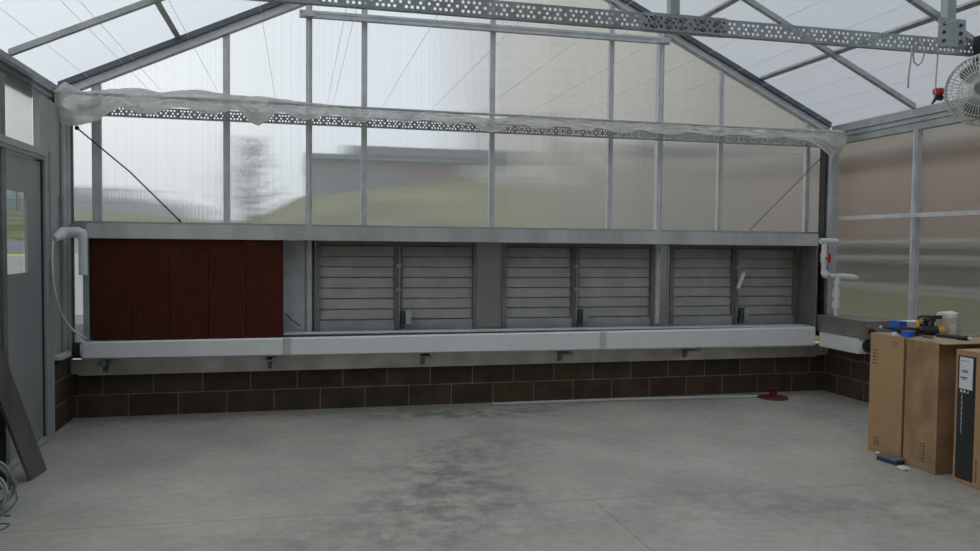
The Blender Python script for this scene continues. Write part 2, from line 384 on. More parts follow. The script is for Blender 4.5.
# ------------------------------------------------------------------ frame of the back wall
posts = [(-3.457, .070, .05, 'narrow galvanized wall post nearest the left corner of the back wall'),
         (-2.406, .055, .05, 'galvanized back wall post above the red cooling pads'),
         (-1.209, .050, .05, 'galvanized back wall post above the left half of the leftmost louvre'),
         (-.008, .048, .05, 'galvanized back wall post in the middle under the ridge'),
         (1.188, .046, .05, 'galvanized back wall post above the middle louvre'),
         (2.385, .045, .05, 'galvanized back wall post above the rightmost louvre'),
         (3.395, .045, .05, 'galvanized back wall post nearest the right corner of the back wall')]
for x, w, d, lab in posts:
    m = MB(); m.box(x - w / 2, x + w / 2, -d, -.002, 1.686, zr(x) - .14)
    m.box(x - w / 2 + .012, x + w / 2 - .012, -d - .006, -d, 1.686, zr(x) - .15)
    tag(m.build('wall_post', 'post'), lab, 'post', 'vertical posts of the glazed back wall')
for x, lab in [(-1.70, 'tall galvanized column running down to the gutter right of the red pads'), (1.705, 'tall galvanized column running down to the gutter before the right-hand panel')]:
    m = MB(); m.box(x - .027, x + .027, -.075, -.002, .70, zr(x) - .14); m.tube([(x, -.075, .72), (x, -.075, zr(x) - .16)], .018, 10)
    tag(m.build('gable_column', 'post', smooth=False), lab, 'column', 'tall columns of the gable wall')
# thin sill rail under the upper panes
m = MB(); m.box(-W + .0, W - .0, -.06, -.0, 1.645, 1.685); m.box(-W + .0, W, -.066, -.06, 1.648, 1.68)
tag(m.build('sill_rail', 'steel'), 'thin galvanized rail along the bottom of the upper back panes', 'rail')
# upper tie bar
m = MB(); m.box(-1.785, 1.765, -.135, -.082, 3.51, 3.57); m.box(-1.785, 1.765, -.142, -.135, 3.545, 3.552)
for x in (-1.70, 1.705): m.box(x - .05, x + .05, -.15, -.08, 3.515, 3.565)
tag(m.build('tie_bar', 'post'), 'horizontal grey tie bar across the gable just below the truss chord', 'bar')
# gable rafters
for sgn, side in ((-1, 'left'), (1, 'right')):
    r = empty('gable_rafter', (sgn * 1.8, -.06, zr(1.8) - .1), 'deep galvanized %s rafter along the top edge of the back wall' % side, 'rafter', 'deep rafters of the back gable')
    x0, x1 = sgn * (W - .02) if sgn > 0 else -3.74, 0
    def band(d0, d1, y0, y1):
        q = MB(); q.prism([(x0, zr(x0) - d0), (x1, zr(x1) - d0), (x1, zr(x1) - d1), (x0, zr(x0) - d1)], 1, y0, y1); return q
    band(.018, .070, -.085, -.002).build('upper_flange', 'flange', r)
    q = band(.070, .148, -.055, -.002); q2 = band(.136, .148, -.085, -.055); q.add(q2.v, q2.f); q.build('web', 'post', r)

# ------------------------------------------------------------------ perforated chords
def perforated(x0, x1, z0, h, y, t=.003):
    """channel strip with real punched holes"""
    m = MB(); rows = [.11, .155, .09, .155, .09, .155, .11]; tot = sum(rows); rows = [r * h / tot for r in rows]
    c = .0135; n = int((x1 - x0) / c); z = z0
    pat = {1: [1, 0, 1, 0, 1, 0, 1, 0, 0, 0], 3: [0, 1, 0, 0, 0, 1, 0, 0, 1, 0], 5: [1, 0, 1, 0, 1, 0, 1, 0, 0, 0]}
    for i, r in enumerate(rows):
        if i in pat:
            st = None
            for k in range(n + 1):
                hole = k == n or pat[i][k % 10]
                if not hole and st is None: st = k
                if hole and st is not None:
                    m.box(x0 + st * c, x0 + k * c, y, y + t, z, z + r); st = None
        else: m.box(x0, x0 + n * c, y, y + t, z, z + r)
        z += r
    m.box(x0, x0 + n * c, y, y + .03, z0 - .004, z0); m.box(x0, x0 + n * c, y, y + .03, z0 + h, z0 + h + .004)
    return m
tag(perforated(-3.58, 3.55, 2.564, .080, -.165).build('perforated_strut', 'steel', ), 'long perforated steel strut under the bunched plastic film', 'strut')
for (yt, vis) in ((-3.66, 1), (-7.32, 0)):
    if not vis: continue
    T = empty('roof_truss', (0, yt, 2.60), 'roof truss with perforated bottom chord crossing the upper right overhead', 'truss')
    perforated(-3.60, 3.60, 2.612, .076, yt).build('bottom_chord', 'steel', T)
    # splice channel with bolts
    q = perforated(-.10, .36, 2.612, .076, yt - .006); q.box(-.12, .40, yt - .045, yt - .001, 2.598, 2.607)
    q.box(-.1, .36, yt + .006, yt + .012, 2.60, 2.70)
    sp = q.build('splice_plate', 'steel', T)
    for k, x in enumerate((-.05, .03, .10, .22, .30)):
        for z in (2.630, 2.670):
            q = MB(); mm = Matrix.Translation((x, yt - .006, z)) @ Matrix.Rotation(math.pi / 2, 4, 'X'); q.lathe([(0, .012), (.010, .012), (.012, 0)], 8, mm)
            q.build('bolt', 'dsteel', sp)
    q = MB(); q.box(.045, .095, yt + .004, yt + .05, 2.70, zr(.07) - .14); q.build('king_post', 'steel', T)
    for sgn in (-1, 1):
        x = sgn * 1.742; q = MB(); q.box(x - .028, x + .028, yt + .004, yt + .055, 2.69, zr(x) - .14); q.build('strut_post', 'steel', T)
        q = MB(); q.box(x - .095, x + .085, yt - .008, yt - .001, 2.645, 2.80); g = q.build('gusset_plate', 'steel', T)
        for dx in (-.06, .05):
            for dz in (.03, .075, .12):
                q = MB(); mm = Matrix.Translation((x + dx, yt - .008, 2.645 + dz)) @ Matrix.Rotation(math.pi / 2, 4, 'X'); q.lathe([(0, .010), (.008, .010), (.010, 0)], 8, mm)
                q.build('bolt', 'dark', g)
        # truss top chord along the rafter
        q = MB(); q.prism([(sgn * 3.60, zr(sgn * 3.60) - .08), (0, zr(0) - .08), (0, zr(0) - .14), (sgn * 3.60, zr(sgn * 3.60) - .14)], 1, yt + .003, yt + .045); q.build('top_chord', 'steel', T)

# ------------------------------------------------------------------ rafters, purlins, eaves
for k, y in enumerate([-1.25, -2.44, -3.70, -4.88, -6.10]):
    for sgn, side in ((-1, 'left'), (1, 'right')):
        if k > 1 and sgn < 0 and k > 3: continue
        xe = 3.63 if sgn > 0 else -3.73; q = MB(); q.prism([(xe, zr(xe) - .030), (0, zr(0) - .030), (0, zr(0) - .075), (xe, zr(xe) - .075)], 1, y - .022, y + .022)
        tag(q.build('rafter', 'steel'), 'slim galvanized rafter of the %s roof slope, %s in front of the back gable' % (side, ORD[k]), 'rafter', 'slim rafters under the roof sheets')
for sgn, side in ((-1, 'left'), (1, 'right')):
    for k, x in enumerate((2.80, 1.90, 1.0)):
        q = MB(); zc = zr(sgn * x) - .016; q.bar((sgn * x, -.09, zc), (sgn * x, YF + .05, zc), .045, .026, (sgn * SL, 0, 1))
        tag(q.build('roof_purlin', 'steel'), 'square purlin running back along the %s roof slope, %s up from the eave' % (side, ORD[k]), 'purlin', 'purlins under the roof sheets')
q = MB(); q.box(-.05, .05, YF, -.09, zr(0) - .028, zr(0) - .022); tag(q.build('ridge_purlin', 'dsteel'), 'ridge purlin along the top of the roof above the frame', 'purlin')
for sgn, side in ((-1, 'left'), (1, 'right')):
    o_ = 0 if sgn > 0 else .085
    prof = [(sgn * (a + o_), c) for a, c in [(3.72, 2.60), (3.655, 2.60), (3.655, 2.665), (3.64, 2.668), (3.64, 2.690), (3.655, 2.695), (3.655, 2.712), (3.635, 2.716), (3.635, 2.79), (3.66, 2.80), (3.72, 2.80)]]
    q = MB(); q.prism(prof, 1, YF, -.10); tag(q.build('eave_beam', 'steel'), 'ribbed galvanized eave beam along the top of the %s side wall' % side, 'beam', 'eave beams of the side walls')

# ------------------------------------------------------------------ side wall frame
# right
q = MB(); q.box(3.53, 3.655, -.20, -.10, .60, 2.60); q.box(3.53, 3.56, -.24, -.20, .60, 2.60); 
cr = empty('corner_column', (3.6, -.15, .6), 'tall galvanized corner column at the right end of the back wall', 'column', 'corner columns')
q.build('shaft', 'post', cr); q = MB(); q.box(3.54, 3.655, -.36, -.242, .601, .70); q.build('corner_filler', 'dsteel', cr); q = MB(); q.box(3.50, 3.528, -.19, -.10, .60, 2.60); q.build('inner_flange', 'dark', cr)  # low plate is a filler added over a bright gap in the corner
for k, y in enumerate((-1.28, -2.44, -3.66, -4.88)):
    q = MB(); q.box(W - .035, W + .018, y - .028, y + .028, .602, 2.60); q.box(W - .043, W - .035, y - .012, y + .012, .602, 2.60)
    tag(q.build('side_post', 'post'), ['galvanized post of the right wall standing behind the cardboard boxes', 'galvanized post of the right wall, next one toward the viewer', 'galvanized post of the right wall beside the hanging fan', 'galvanized post of the right wall past the fan'][k], 'post', 'posts of the right side wall')
q = MB(); q.box(W - .05, W + .0, YF, -.25, 1.805, 1.845); tag(q.build('girt', 'post'), 'horizontal pale rail halfway up the right side wall', 'rail')
# left
cl = empty('corner_column', (-3.66, -.2, .6), 'tall galvanized corner column at the left end of the back wall', 'column', 'corner columns')
q = MB(); q.box(-3.76, -3.645, -.30, -.21, .606, 2.60); q.box(-3.745, -3.635, -.21, -.10, .606, 2.60); q.build('shaft', 'post', cl)
q = MB(); q.box(-3.635, -3.62, -.13, -.10, .606, 2.60); q.build('inner_flange', 'dsteel', cl)
q = MB(); q.box(-3.66, -3.65, -.325, -.30, .606, 2.60); q.build('rib', 'frame', cl)
q = MB(); q.box(-3.72, -3.665, -.60, -.302, .603, 2.60); q.box(-3.72, -3.665, -.82, -.602, 2.20, 2.60)
tag(q.build('wall_sheet', 'frame'), 'flat grey metal sheet between the door frame and left corner column', 'panel')
q = MB(); q.box(-3.668, -3.655, -1.66, -1.575, 0.03, 2.60); tag(q.build('door_post', 'dsteel'), 'grey post at the left picture edge in front of the door', 'post')

# door in the left wall
D = empty('door_1', (-3.66, -1.22, 0), kind='structure')
q = MB(); q.box(-3.72, -3.645, -.79, -.605, 0, 2.195); q.box(-3.70, -3.63, -.70, -.66, 0, 2.195); q.build('door_frame', 'frame', D)
q = MB(); q.box(-3.72, -3.64, -1.99, -.792, 2.12, 2.195); q.box(-3.66, -3.63, -1.99, -.792, 2.145, 2.16); q.build('door_head', 'frame', D)
q = MB(); q.box(-3.72, -3.64, -1.99, -1.80, 0, 2.12); q.build('door_frame', 'frame', D)
yA, yB, zA, zB = -1.13, -1.60, 1.29, 1.855
q = MB(); q.box(-3.685, -3.672, -1.795, -.805, .03, zA); q.box(-3.685, -3.672, -1.795, -.805, zB, 2.105); q.box(-3.685, -3.672, yA, -.805, zA, zB); q.box(-3.685, -3.672, -1.795, yB, zA, zB)
lf = q.build('door_leaf', 'door', D)
q = MB()
for (a, c, e, f_) in ((yB - .03, yA + .03, zA - .03, zA), (yB - .03, yA + .03, zB, zB + .03), (yA, yA + .03, zA, zB), (yB - .03, yB, zA, zB)): q.box(-3.672, -3.669, a, c, e, f_)
q.build('glazing_bead', 'door', lf)
q = MB(); q.box(-3.680, -3.676, yB, yA, zA, zB); q.build('door_glass', 'glass', lf)
q = MB(); q.box(-3.715, -3.66, -.805, -.791, .03, 2.12); q.build('door_gap', 'dark', D)
q = MB(); q.box(-3.72, -3.62, -1.80, -.792, 0, .028); q.build('threshold', 'frame', D)
q = MB(); q.box(-3.664, -3.655, -1.05, -1.02, .12, .60); 

# ------------------------------------------------------------------ evaporative cooling assembly along the back wall
H = empty('header_channel', (0, -.3, 1.52), 'long galvanized header channel capping the pads and louvres', 'channel')
xs = [-3.475, -1.98, .45, 3.335]
for a, c in zip(xs[:-1], xs[1:]):
    q = MB(); q.box(a + .0015, c - .0015, -.34, -.30, 1.540, 1.662); q.box(a + .0015, c - .0015, -.345, -.34, 1.541, 1.549); q.box(a + .0015, c - .0015, -.30, -.076, 1.654, 1.662); q.build('header_segment', 'bright', H)
q = MB(); q.box(-3.655, -3.477, -.20, -.14, 1.56, 1.655); q.build('end_bracket', 'steel', H)
for k in range(5):
    x = -3.452 + k * .3065
    q = MB(); q.box(x + .001, x + .3045, -.315, -.165, .701, 1.538)
    tag(q.build('cooling_pad', 'pad', bevel=.002), ['dark red corrugated cooling pad, leftmost in the frame', 'dark red corrugated cooling pad, second from the left', 'dark red corrugated cooling pad in the middle of the five', 'dark red corrugated cooling pad, second from the right', 'dark red corrugated cooling pad, rightmost beside the open bay'][k], 'cooling pad', 'corrugated cooling pads')
q = MB(); q.box(-3.50, -3.456, -.34, -.10, .701, 1.539); tag(q.build('pad_frame_stile', 'steel'), 'galvanized end stile left of the red cooling pads', 'stile', 'end stiles of the pad frame')
q = MB(); q.box(3.31, 3.335, -.34, -.07, .7235, 1.539); tag(q.build('pad_frame_stile', 'lframe'), 'galvanized end stile at the right end of the pad frame', 'stile', 'end stiles of the pad frame')
# sheet backing behind the pads and flat fillers between louvres
q = MB(); q.box(-3.49, -1.94, -.03, 0, .516, 1.620); q.box(-1.94, -1.654, -.008, 0, .516, 1.640); tag(q.build('backing_sheet', 'dsteel'), 'galvanized sheet closing the wall behind the red cooling pads', 'panel')
q = MB(); q.box(1.675, 1.838, -.008, 0, .516, 1.620); tag(q.build('backing_sheet', 'dsteel'), 'narrow sheet closing the wall behind the right tall column', 'panel')
for a, c, lab in ((-1.932, -1.735, 'narrow flat galvanized panel between red pads and tall column'), (-.149, .095, 'shiny flat galvanized panel between the left and middle louvres'), (1.738, 1.835, 'flat galvanized panel between the middle and right louvres')):
    q = MB(); q.box(a, c, -.050, -.010, .517, 1.620); q.box(a, a + .018, -.062, -.050, .72, 1.52); q.box(c - .018, c, -.062, -.050, .72, 1.52)
    tag(q.build('filler_panel', 'post' if a < -1.9 else 'brushed'), lab, 'panel', 'flat panels between the louvres')

def louvre(x0, xm, x1, lab, extra):
    L = empty('louvre_shutter', ((x0 + x1) / 2, 0, .52), lab, 'louvre', 'wall louvres behind the gutter')
    q = MB(); q.box(x0, x0 + .045, -.07, .02, .516, 1.62); q.box(x1 - .03, x1, -.07, .02, .516, 1.62); q.box(x0 + .045, x1 - .03, -.035, .02, 1.502, 1.62)
    q.build('frame', 'lframe', L)
    q = MB(); q.box(x0 + .046, xm - .039, -.05, .02, .516, .812); q.box(xm + .039, x1 - .031, -.05, .02, .516, .812); q.build('sill_plate', 'steel', L)
    q = MB(); q.box(xm - .038, xm + .038, -.045, .02, .516, 1.501); q.box(xm - .016, xm + .016, -.065, -.045, .72, 1.525); q.build('centre_mullion', 'lframe', L)
    q = MB(); q.box(xm + .004, xm + .012, -.078, -.066, .80, 1.49)
    for z in (1.30, 1.08): q.box(xm - .02, xm + .02, -.082, -.064, z, z + .03)
    q.build('linkage_rod', 'steel', L)
    # drive motor at the foot of the mullion
    q = MB(); q.box(xm + .02, xm + .055, -.11, -.05, .74, .89); q.tube([(xm + .038, -.105, .80), (xm + .038, -.105, .90)], .018, 10); mo = q.build('drive_bracket', 'dark', L)
    q = MB(); q.box(xm + .06, xm + .115, -.12, -.05, .775, .90); q.tube([(xm + .088, -.11, .90), (xm + .088, -.11, .918)], .012, 8); q.build('motor_box', 'steel', mo, bevel=.005)
    n = 7; p = (1.500 - .817) / n
    for a, c in ((x0 + .047, xm - .040), (xm + .040, x1 - .032)):
        for k in range(n):
            z = .817 + p * k
            q = MB(); q.prism([(.008, z + .004), (-.014, z + .000), (-.018, z + .006), (-.006, z + p - .007), (.006, z + p - .004), (.012, z + p - .004)], 0, a, c)
            q.build('slat', 'slat', L)
    q = MB(); q.box(x0 + .05, x1 - .035, .016, .020, .785, 1.523); q.build('slat_backing', 'dark', L)  # solid dark sheet closing the frame behind the slats
    return L
louvre(-1.655, -.890, -.152, 'closed aluminium louvre with two slat columns, just right of the red pads', 0)
louvre(.098, .845, 1.672, 'closed aluminium louvre with two slat columns in the middle bay', 1)
L3 = louvre(1.840, 2.590, 3.30, 'closed aluminium louvre with dangling white tag, in the right bay', 2)
# wire mesh end bay, right
q = MB()
for k in range(7): q.tube([(3.315 + k * .026, -.05, .517), (3.315 + k * .026, -.05, 1.52)], .0018, 4)
for k in range(20): q.tube([(3.305, -.052, .74 + k * .04), (3.495, -.052, .74 + k * .04)], .0018, 4)
tag(q.build('mesh_guard', 'steel'), 'narrow wire mesh guard at the right end of the rightmost louvre', 'mesh')
q = MB(); q.box(3.302, 3.53, -.02, -.002, .516, 1.620); tag(q.build('backing_sheet', 'lframe'), 'dull sheet closing the wall behind the wire mesh guard', 'panel')
q = MB(); p0 = at(738, 288, 1, -.09); p1 = at(744, 273, 1, -.11); q.bar(p0, p1, .04, .004, (0, -1, .2)); q.bar(at(744, 273, 1, -.11), at(746, 271, 1, -.1), .012, .006)
tag(q.build('paper_tag', 'paper'), 'white paper tag dangling on the right louvre mullion', 'tag')
# loose wires drawn across the louvres
def cable(pts, r, mat, name, lab, cat, group=None, n=6):
    q = MB(); q.tube(pts, r, n); return tag(q.build(name, mat, smooth=True), lab, cat, group)
cable([at(658, 318, 1, -.09), at(680, 302, 1, -.09), at(707, 276, 1, -.09), at(728, 258, 1, -.09)], .003, 'wire', 'loose_wire', 'thin pale loose wire slanting across the right louvre', 'wire')
cable([at(285, 313, 1, -.08), at(292, 320, 1, -.09), at(300, 326, 1, -.1)], .006, 'dwire', 'loose_wire', 'dark loose cable end in the bay right of the red pads', 'wire')
q = MB(); q.box(-3.30 + 4.98, 1.80, -.16, -.07, .722, .745); tag(q.build('small_tray', 'dsteel'), 'small grey tray on the gutter at the foot of the right column', 'tray')

# ------------------------------------------------------------------ gutters
G = empty('gutter', (0, -.33, .51), 'long white pvc gutter along the back wall', 'gutter')
gx = [(-3.505, -1.918, 0, .545, .692), (-1.913, 1.02, .004, .525, .712), (1.023, 3.32, 0, .512, .716)]
def prof(t, z0, z1):
    base = [(-.345 - t, .92), (-.345 - t, .10), (-.315, 0), (-.14, 0), (-.115, .10), (-.115, 1), (-.125, 1), (-.125, .12), (-.145, .06), (-.31, .06), (-.333, .12), (-.333, .90), (-.30, .92), (-.30, 1), (-.335 - t, 1)]
    return [(y, z0 + (z1 - z0) * z) for y, z in base]
for a, c, t, z0, z1 in gx:
    q = MB(); q.prism(prof(t, 0, 1), 0, a, c)
    for v in q.v:
        f = (v.x + 3.5) / 6.82; lo = .543 - .031 * f; v.z = lo + v.z * (.690 + .028 * f - lo)
    q.build('gutter_length', 'pvc', G)
for x in (-1.885, 1.02):
    q = MB(); zo = .012 if x > 0 else 0; q.prism([(-.354, .693 + zo), (-.354, .55 - zo), (-.32, .528 - zo), (-.30, .528 - zo), (-.30, .532 - zo), (-.318, .532 - zo), (-.3500, .552 - zo), (-.3500, .693 + zo)], 0, x - .03, x + .03); q.build('coupling', 'pvc_old', G)
q = MB(); q.tube([(-3.506, -.23, .612), (-3.535, -.23, .612)], .080, 20); q.build('end_cap', 'pvc', G)
q = MB(); q.tube([(-3.536, -.23, .612), (-3.60, -.23, .612)], .070, 20); q.build('end_seal', 'black', G)
q = MB(); q.box(-1.91, 3.31, -.298, -.120, .7195, .724); q.build('drip_tray', 'pvc', G)
for k, px in enumerate((107, 272, 425, 562, 687)):
    p = at(px, 356, 1, -.14); x = p.x
    q = MB(); q.add([(x - .035, -.112, .50), (x - .035, -.112, .40), (x - .035, -.20, .495), (x + .0, -.112, .50), (x, -.112, .40), (x, -.20, .495)], [(0, 1, 2), (3, 5, 4), (0, 3, 4, 1), (1, 4, 5, 2), (2, 5, 3, 0)])
    q.box(x - .045, x + .03, -.345, -.112, .495, .504); q.box(x + .01, x + .03, -.352, -.346, .49, .53); q.tube([(x + .02, -.352, .515), (x + .02, -.362, .515)], .008, 8)
    tag(q.build('gutter_bracket', 'dsteel'), ['small metal gutter bracket under the leftmost red pads', 'small metal gutter bracket at the right edge of the red pads', 'small metal gutter bracket below the left louvre motor', 'small metal gutter bracket below the middle louvre', 'small metal gutter bracket below the right louvre'][k], 'bracket', 'brackets under the back gutter')
G2 = empty('gutter', (3.4, -.7, .51), 'short white pvc gutter under the metal box on the right wall', 'gutter')
q = MB(); q.box(3.355, 3.56, -.95, -.36, .520, .672); q.build('gutter_length', 'pvc', G2, bevel=.01)
q = MB(); q.tube([(3.43, -.951, .60), (3.43, -.985, .60)], .072, 20); q.build('end_cap', 'pvc', G2)
q = MB(); q.tube([(3.43, -.986, .60), (3.43, -1.035, .60)], .064, 20); q.build('end_seal', 'black', G2)
q = MB(); q.box(3.35, 3.64, -1.06, -.33, .676, .835); q.box(3.345, 3.35, -1.06, -.33, .82, .84); q.box(3.34, 3.65, -1.065, -.325, .835, .841)
X_ = tag(q.build('metal_trough', 'trough'), 'galvanized metal trough box resting on the short right gutter', 'trough')
q = MB(); q.tube([(3.40, -1.061, .745), (3.40, -1.085, .745)], .03, 12); q.build('outlet', 'black', X_)
q = MB(); q.tube([(3.36, -1.061, .80), (3.34, -1.09, .80)], .008, 8); q.build('brass_nipple', 'pvc_old', X_)

# ------------------------------------------------------------------ PVC plumbing
def P2(x, y, Y): return at(x, y, 1, Y)
R = empty('water_pipe', tuple(P2(835, 316, -.47)), 'white pvc riser pipe with red valve above the metal trough', 'pipe')
Yp = -.47
def pp(pts, r, nme, mat, par, n=14):
    q = MB(); q.tube([P2(*p, Yp) for p in pts], r, n); return q.build(nme, mat, par, smooth=False)
pp([(836, 317.5), (836.5, 283)], .024, 'riser', 'pvc', R)
pp([(835.9, 297), (836, 289)], .037, 'union', 'pvc', R); pp([(835.7, 308), (835.8, 301)], .037, 'union', 'pvc', R)
pp([(836.5, 284), (836.7, 275)], .037, 'tee', 'pvc', R)
pp([(826, 276), (837, 277)], .030, 'cross_pipe', 'pvc', R)
q = MB(); q.tube([P2(837, 276.5, Yp), P2(853, 278, Yp), P2(857, 278.5, Yp), P2(859, 279, Yp)], [.037, .037, .028, .008], 14); q.build('spout', 'pvc', R)
pp([(838, 272), (838.2, 281.5)], .010, 'hose_clamp', 'blue', R)
q = MB(); q.tube([P2(828, 276, Yp), P2(825, 274.5, Yp), P2(824, 271, Yp)], .036, 14); q.build('elbow', 'pvc', R, smooth=True)
pp([(824, 272), (824.4, 243)], .027, 'upper_riser', 'pvc', R)
pp([(820.5, 241), (836.5, 241.3)], .029, 'top_pipe', 'pvc', R)
pp([(824.2, 263), (824.2, 253)], .037, 'valve_body', 'pvc', R)
q = MB(); a = P2(825.5, 258, Yp - .045); q.tube([a, a + Vector((.012, -.03, 0))], .008, 8); q.bar(a + Vector((.02, -.03, -.045)), a + Vector((.02, -.03, .045)), .028, .014, (0, 1, 0)); q.build('valve_handle', 'red', R)
Yp = -.42
R2 = empty('water_pipe', tuple(P2(83, 275, Yp)), 'white pvc inlet pipe with elbow by the left corner column', 'pipe')
pp([(61, 232.5), (80, 232.5)], .043, 'cross_pipe', 'pvc', R2)
q = MB(); q.tube([P2(78, 232.5, Yp), P2(82, 233, Yp), P2(83, 238, Yp)], .040, 14); q.build('elbow', 'pvc', R2)
pp([(83, 237), (83.5, 275)], .034, 'drop_pipe', 'pvc', R2)
q = MB(); q.tube([P2(64, 233, Yp), P2(60, 235, Yp - .05), P2(54, 239, Yp - .17)], [.046, .042, .026], 14); q.build('reducer', 'pvc', R2)
cable([at(53, 241, 0, -3.63), at(52.2, 250, 0, -3.63), at(52.3, 262, 0, -3.625), at(52.8, 275, 0, -3.62), at(54, 288, 0, -3.615), at(57.5, 303, 0, -3.60), at(63, 317, 1, -.42), at(70, 327, 1, -.39), at(78, 334, 1, -.37), at(87, 339, 1, -.36)], .009, 'pvc', 'hose', 'thin white hose hanging from the left pipe down to the gutter end', 'hose')
q = MB(); a = P2(56, 201, -.345); q.box(a.x - .03, a.x + .06, -.37, -.338, a.z - .02, a.z + .03); q.box(a.x - .03, a.x + .06, -.338, -.301, a.z + .0, a.z + .01); q.tube([(a.x + .015, -.385, a.z + .03), (a.x + .015, -.385, a.z - .09)], .018, 8)
tag(q.build('pipe_clip', 'steel'), 'small grey clip on the left corner column above the pipe', 'clip')

# ------------------------------------------------------------------ bunched plastic film
TOP = [(55, 91), (60, 87), (66, 82), (74, 87), (84, 92), (100, 91), (112, 89), (125, 88.5), (140, 89), (152, 91), (160, 93), (175, 91), (200, 90.5), (215, 93), (240, 96), (258, 97), (270, 98), (290, 100), (305, 103), (320, 104.5), (345, 107), (358, 110), (372, 110.5), (390, 111), (405, 109.5), (420, 112), (440, 114), (455, 113), (470, 117), (486, 119), (500, 119), (512, 116), (520, 115), (530, 118), (545, 116.5), (560, 118), (580, 120), (600, 121), (612, 121), (630, 124), (650, 125), (670, 123), (690, 125), (715, 127), (740, 127.5), (760, 129), (780, 129.5), (800, 128.5), (815, 130), (830, 130.5), (842, 131)]
BOT = [(55, 118), (62, 122), (72, 125), (84, 122), (98, 119), (108, 112), (120, 106), (128, 109), (140, 111.5), (152, 112), (165, 109), (178, 104), (188, 107), (200, 111), (212, 112.5), (224, 111), (234, 107), (243, 113), (250, 121), (258, 124.5), (266, 120), (274, 112), (280, 109), (290, 114), (302, 119), (315, 117), (330, 111.5), (340, 115), (352, 121), (362, 121), (372, 118), (380, 115.5), (390, 119), (405, 121), (420, 119), (430, 117), (440, 121), (452, 124), (464, 122), (472, 119), (480, 127), (490, 131), (500, 130), (510, 121), (520, 121), (535, 127), (550, 127), (562, 122), (575, 127), (590, 129), (602, 126), (615, 129), (630, 130), (642, 126), (655, 130), (672, 132), (690, 129), (705, 131), (722, 133), (740, 131), (755, 134), (770, 136), (785, 134), (800, 136), (812, 140), (824, 147), (834, 155), (843, 149)]
def interp(T, x):
    for (a, p), (c, q_) in zip(T[:-1], T[1:]):
        if a <= x <= c: return p + (q_ - p) * (x - a) / (c - a)
    return T[0][1] if x < T[0][0] else T[-1][1]
m = MB(); NU, NV = 800, 44
for i in range(NU + 1):
    px = 55 + (842 - 55) * i / NU
    pt = at(px, interp(TOP, px), 1, -.30); pb = at(px, interp(BOT, px) + (1.2 if px < 600 else 2.5), 1, -.30)
    zt, zb_, x = pt.z, min(pb.z, 2.632), (pt.x + pb.x) / 2
    end = min(1, min(i, NU - i) / 6 + .35)
    for k in range(NV):
        t = 2 * math.pi * k / NV; c, s = math.cos(t), math.sin(t)
        # flattened, wrinkled roll: fat top, thin drape at the bottom
        hz = (zt + zb_) / 2 + (zt - zb_) / 2 * s
        dep = (.105 if s > 0 else .105 * (1 - .55 * (-s))) * end
        # long folds running with the roll, short gathers across the drape
        v_ = k / NV * 8
        f1 = 1 - 2 * abs(noise.noise(Vector((x * 2.2, c * 2.4, s * 2.4 + 5))))
        f2 = 1 - 2 * abs(noise.noise(Vector((x * 5.5 + s * 1.2, c * 4.5, s * 4.5))))
        g = noise.noise(Vector((x * 16 + s * 2.5, c * 1.5, 7)))
        rad = 1 + .34 * (f1 - .5) + .34 * (f2 - .5) + .16 * g
        y = -.30 + dep * c * rad + .02 * math.sin(x * 13.4 + s * 2)
        hz = (zt + zb_) / 2 + (hz - (zt + zb_) / 2) * (1 + .10 * (f2 - .6))
        m.v.append(Vector((x + .008 * noise.noise(Vector((x * 30, s, 9))), y, hz)))
for i in range(NU):
    for k in range(NV): m.f.append((i * NV + k, i * NV + (k + 1) % NV, (i + 1) * NV + (k + 1) % NV, (i + 1) * NV + k))
m.f.append(tuple(range(NV))[::-1]); m.f.append(tuple(NU * NV + k for k in range(NV)))
fo = tag(m.build('plastic_film', 'film', smooth=True), 'bunched translucent plastic film gathered along the eave of the back wall', 'plastic sheet')
q = MB(); q.tube([(-3.70, -.36, 2.705), (3.60, -.36, 2.690)], .011, 8); q.build('top_rod', 'wire', fo)

# ------------------------------------------------------------------ wires
k = 0
for x in [-3.30, -2.95, -2.86, -2.42, -1.98, -1.55, -1.50, -1.075, -.63, -.19, .25, .69, 1.13, 1.57, 2.01, 2.45, 2.89, 3.30]:
    lab = 'thin pale support wire overhead, %s from the left wall' % (ORD + ['seventeenth', 'eighteenth'])[k]; k += 1
    cable([(x, -.30, 2.725), (x, YF, 2.725)], .0012, 'pwire', 'support_wire', lab, 'wire', 'overhead support wires', 4)
cable([at(77, 128, 1, -.15), at(130, 172, 1, -.15), at(181, 222, 1, -.15)], .007, 'dwire', 'brace_cable', 'dark bracing cable slanting down from the left corner of the back wall', 'cable', 'bracing cables')
q = MB(); a = at(77, 128, 1, -.15); q.lathe([(0, -.02), (.014, -.014), (.02, 0), (.014, .014), (0, .02)], 10, Matrix.Translation(a)); a = at(179, 220, 1, -.15); q.lathe([(0, -.014), (.014, 0), (0, .014)], 8, Matrix.Translation(a))
q.build('cable_end', 'black', bpy.data.objects['brace_cable'])
cable([at(822, 157, 1, -.15), at(745, 235, 1, -.15)], .004, 'dwire', 'brace_cable', 'thin bracing cable slanting down from the right corner of the back wall', 'cable', 'bracing cables')

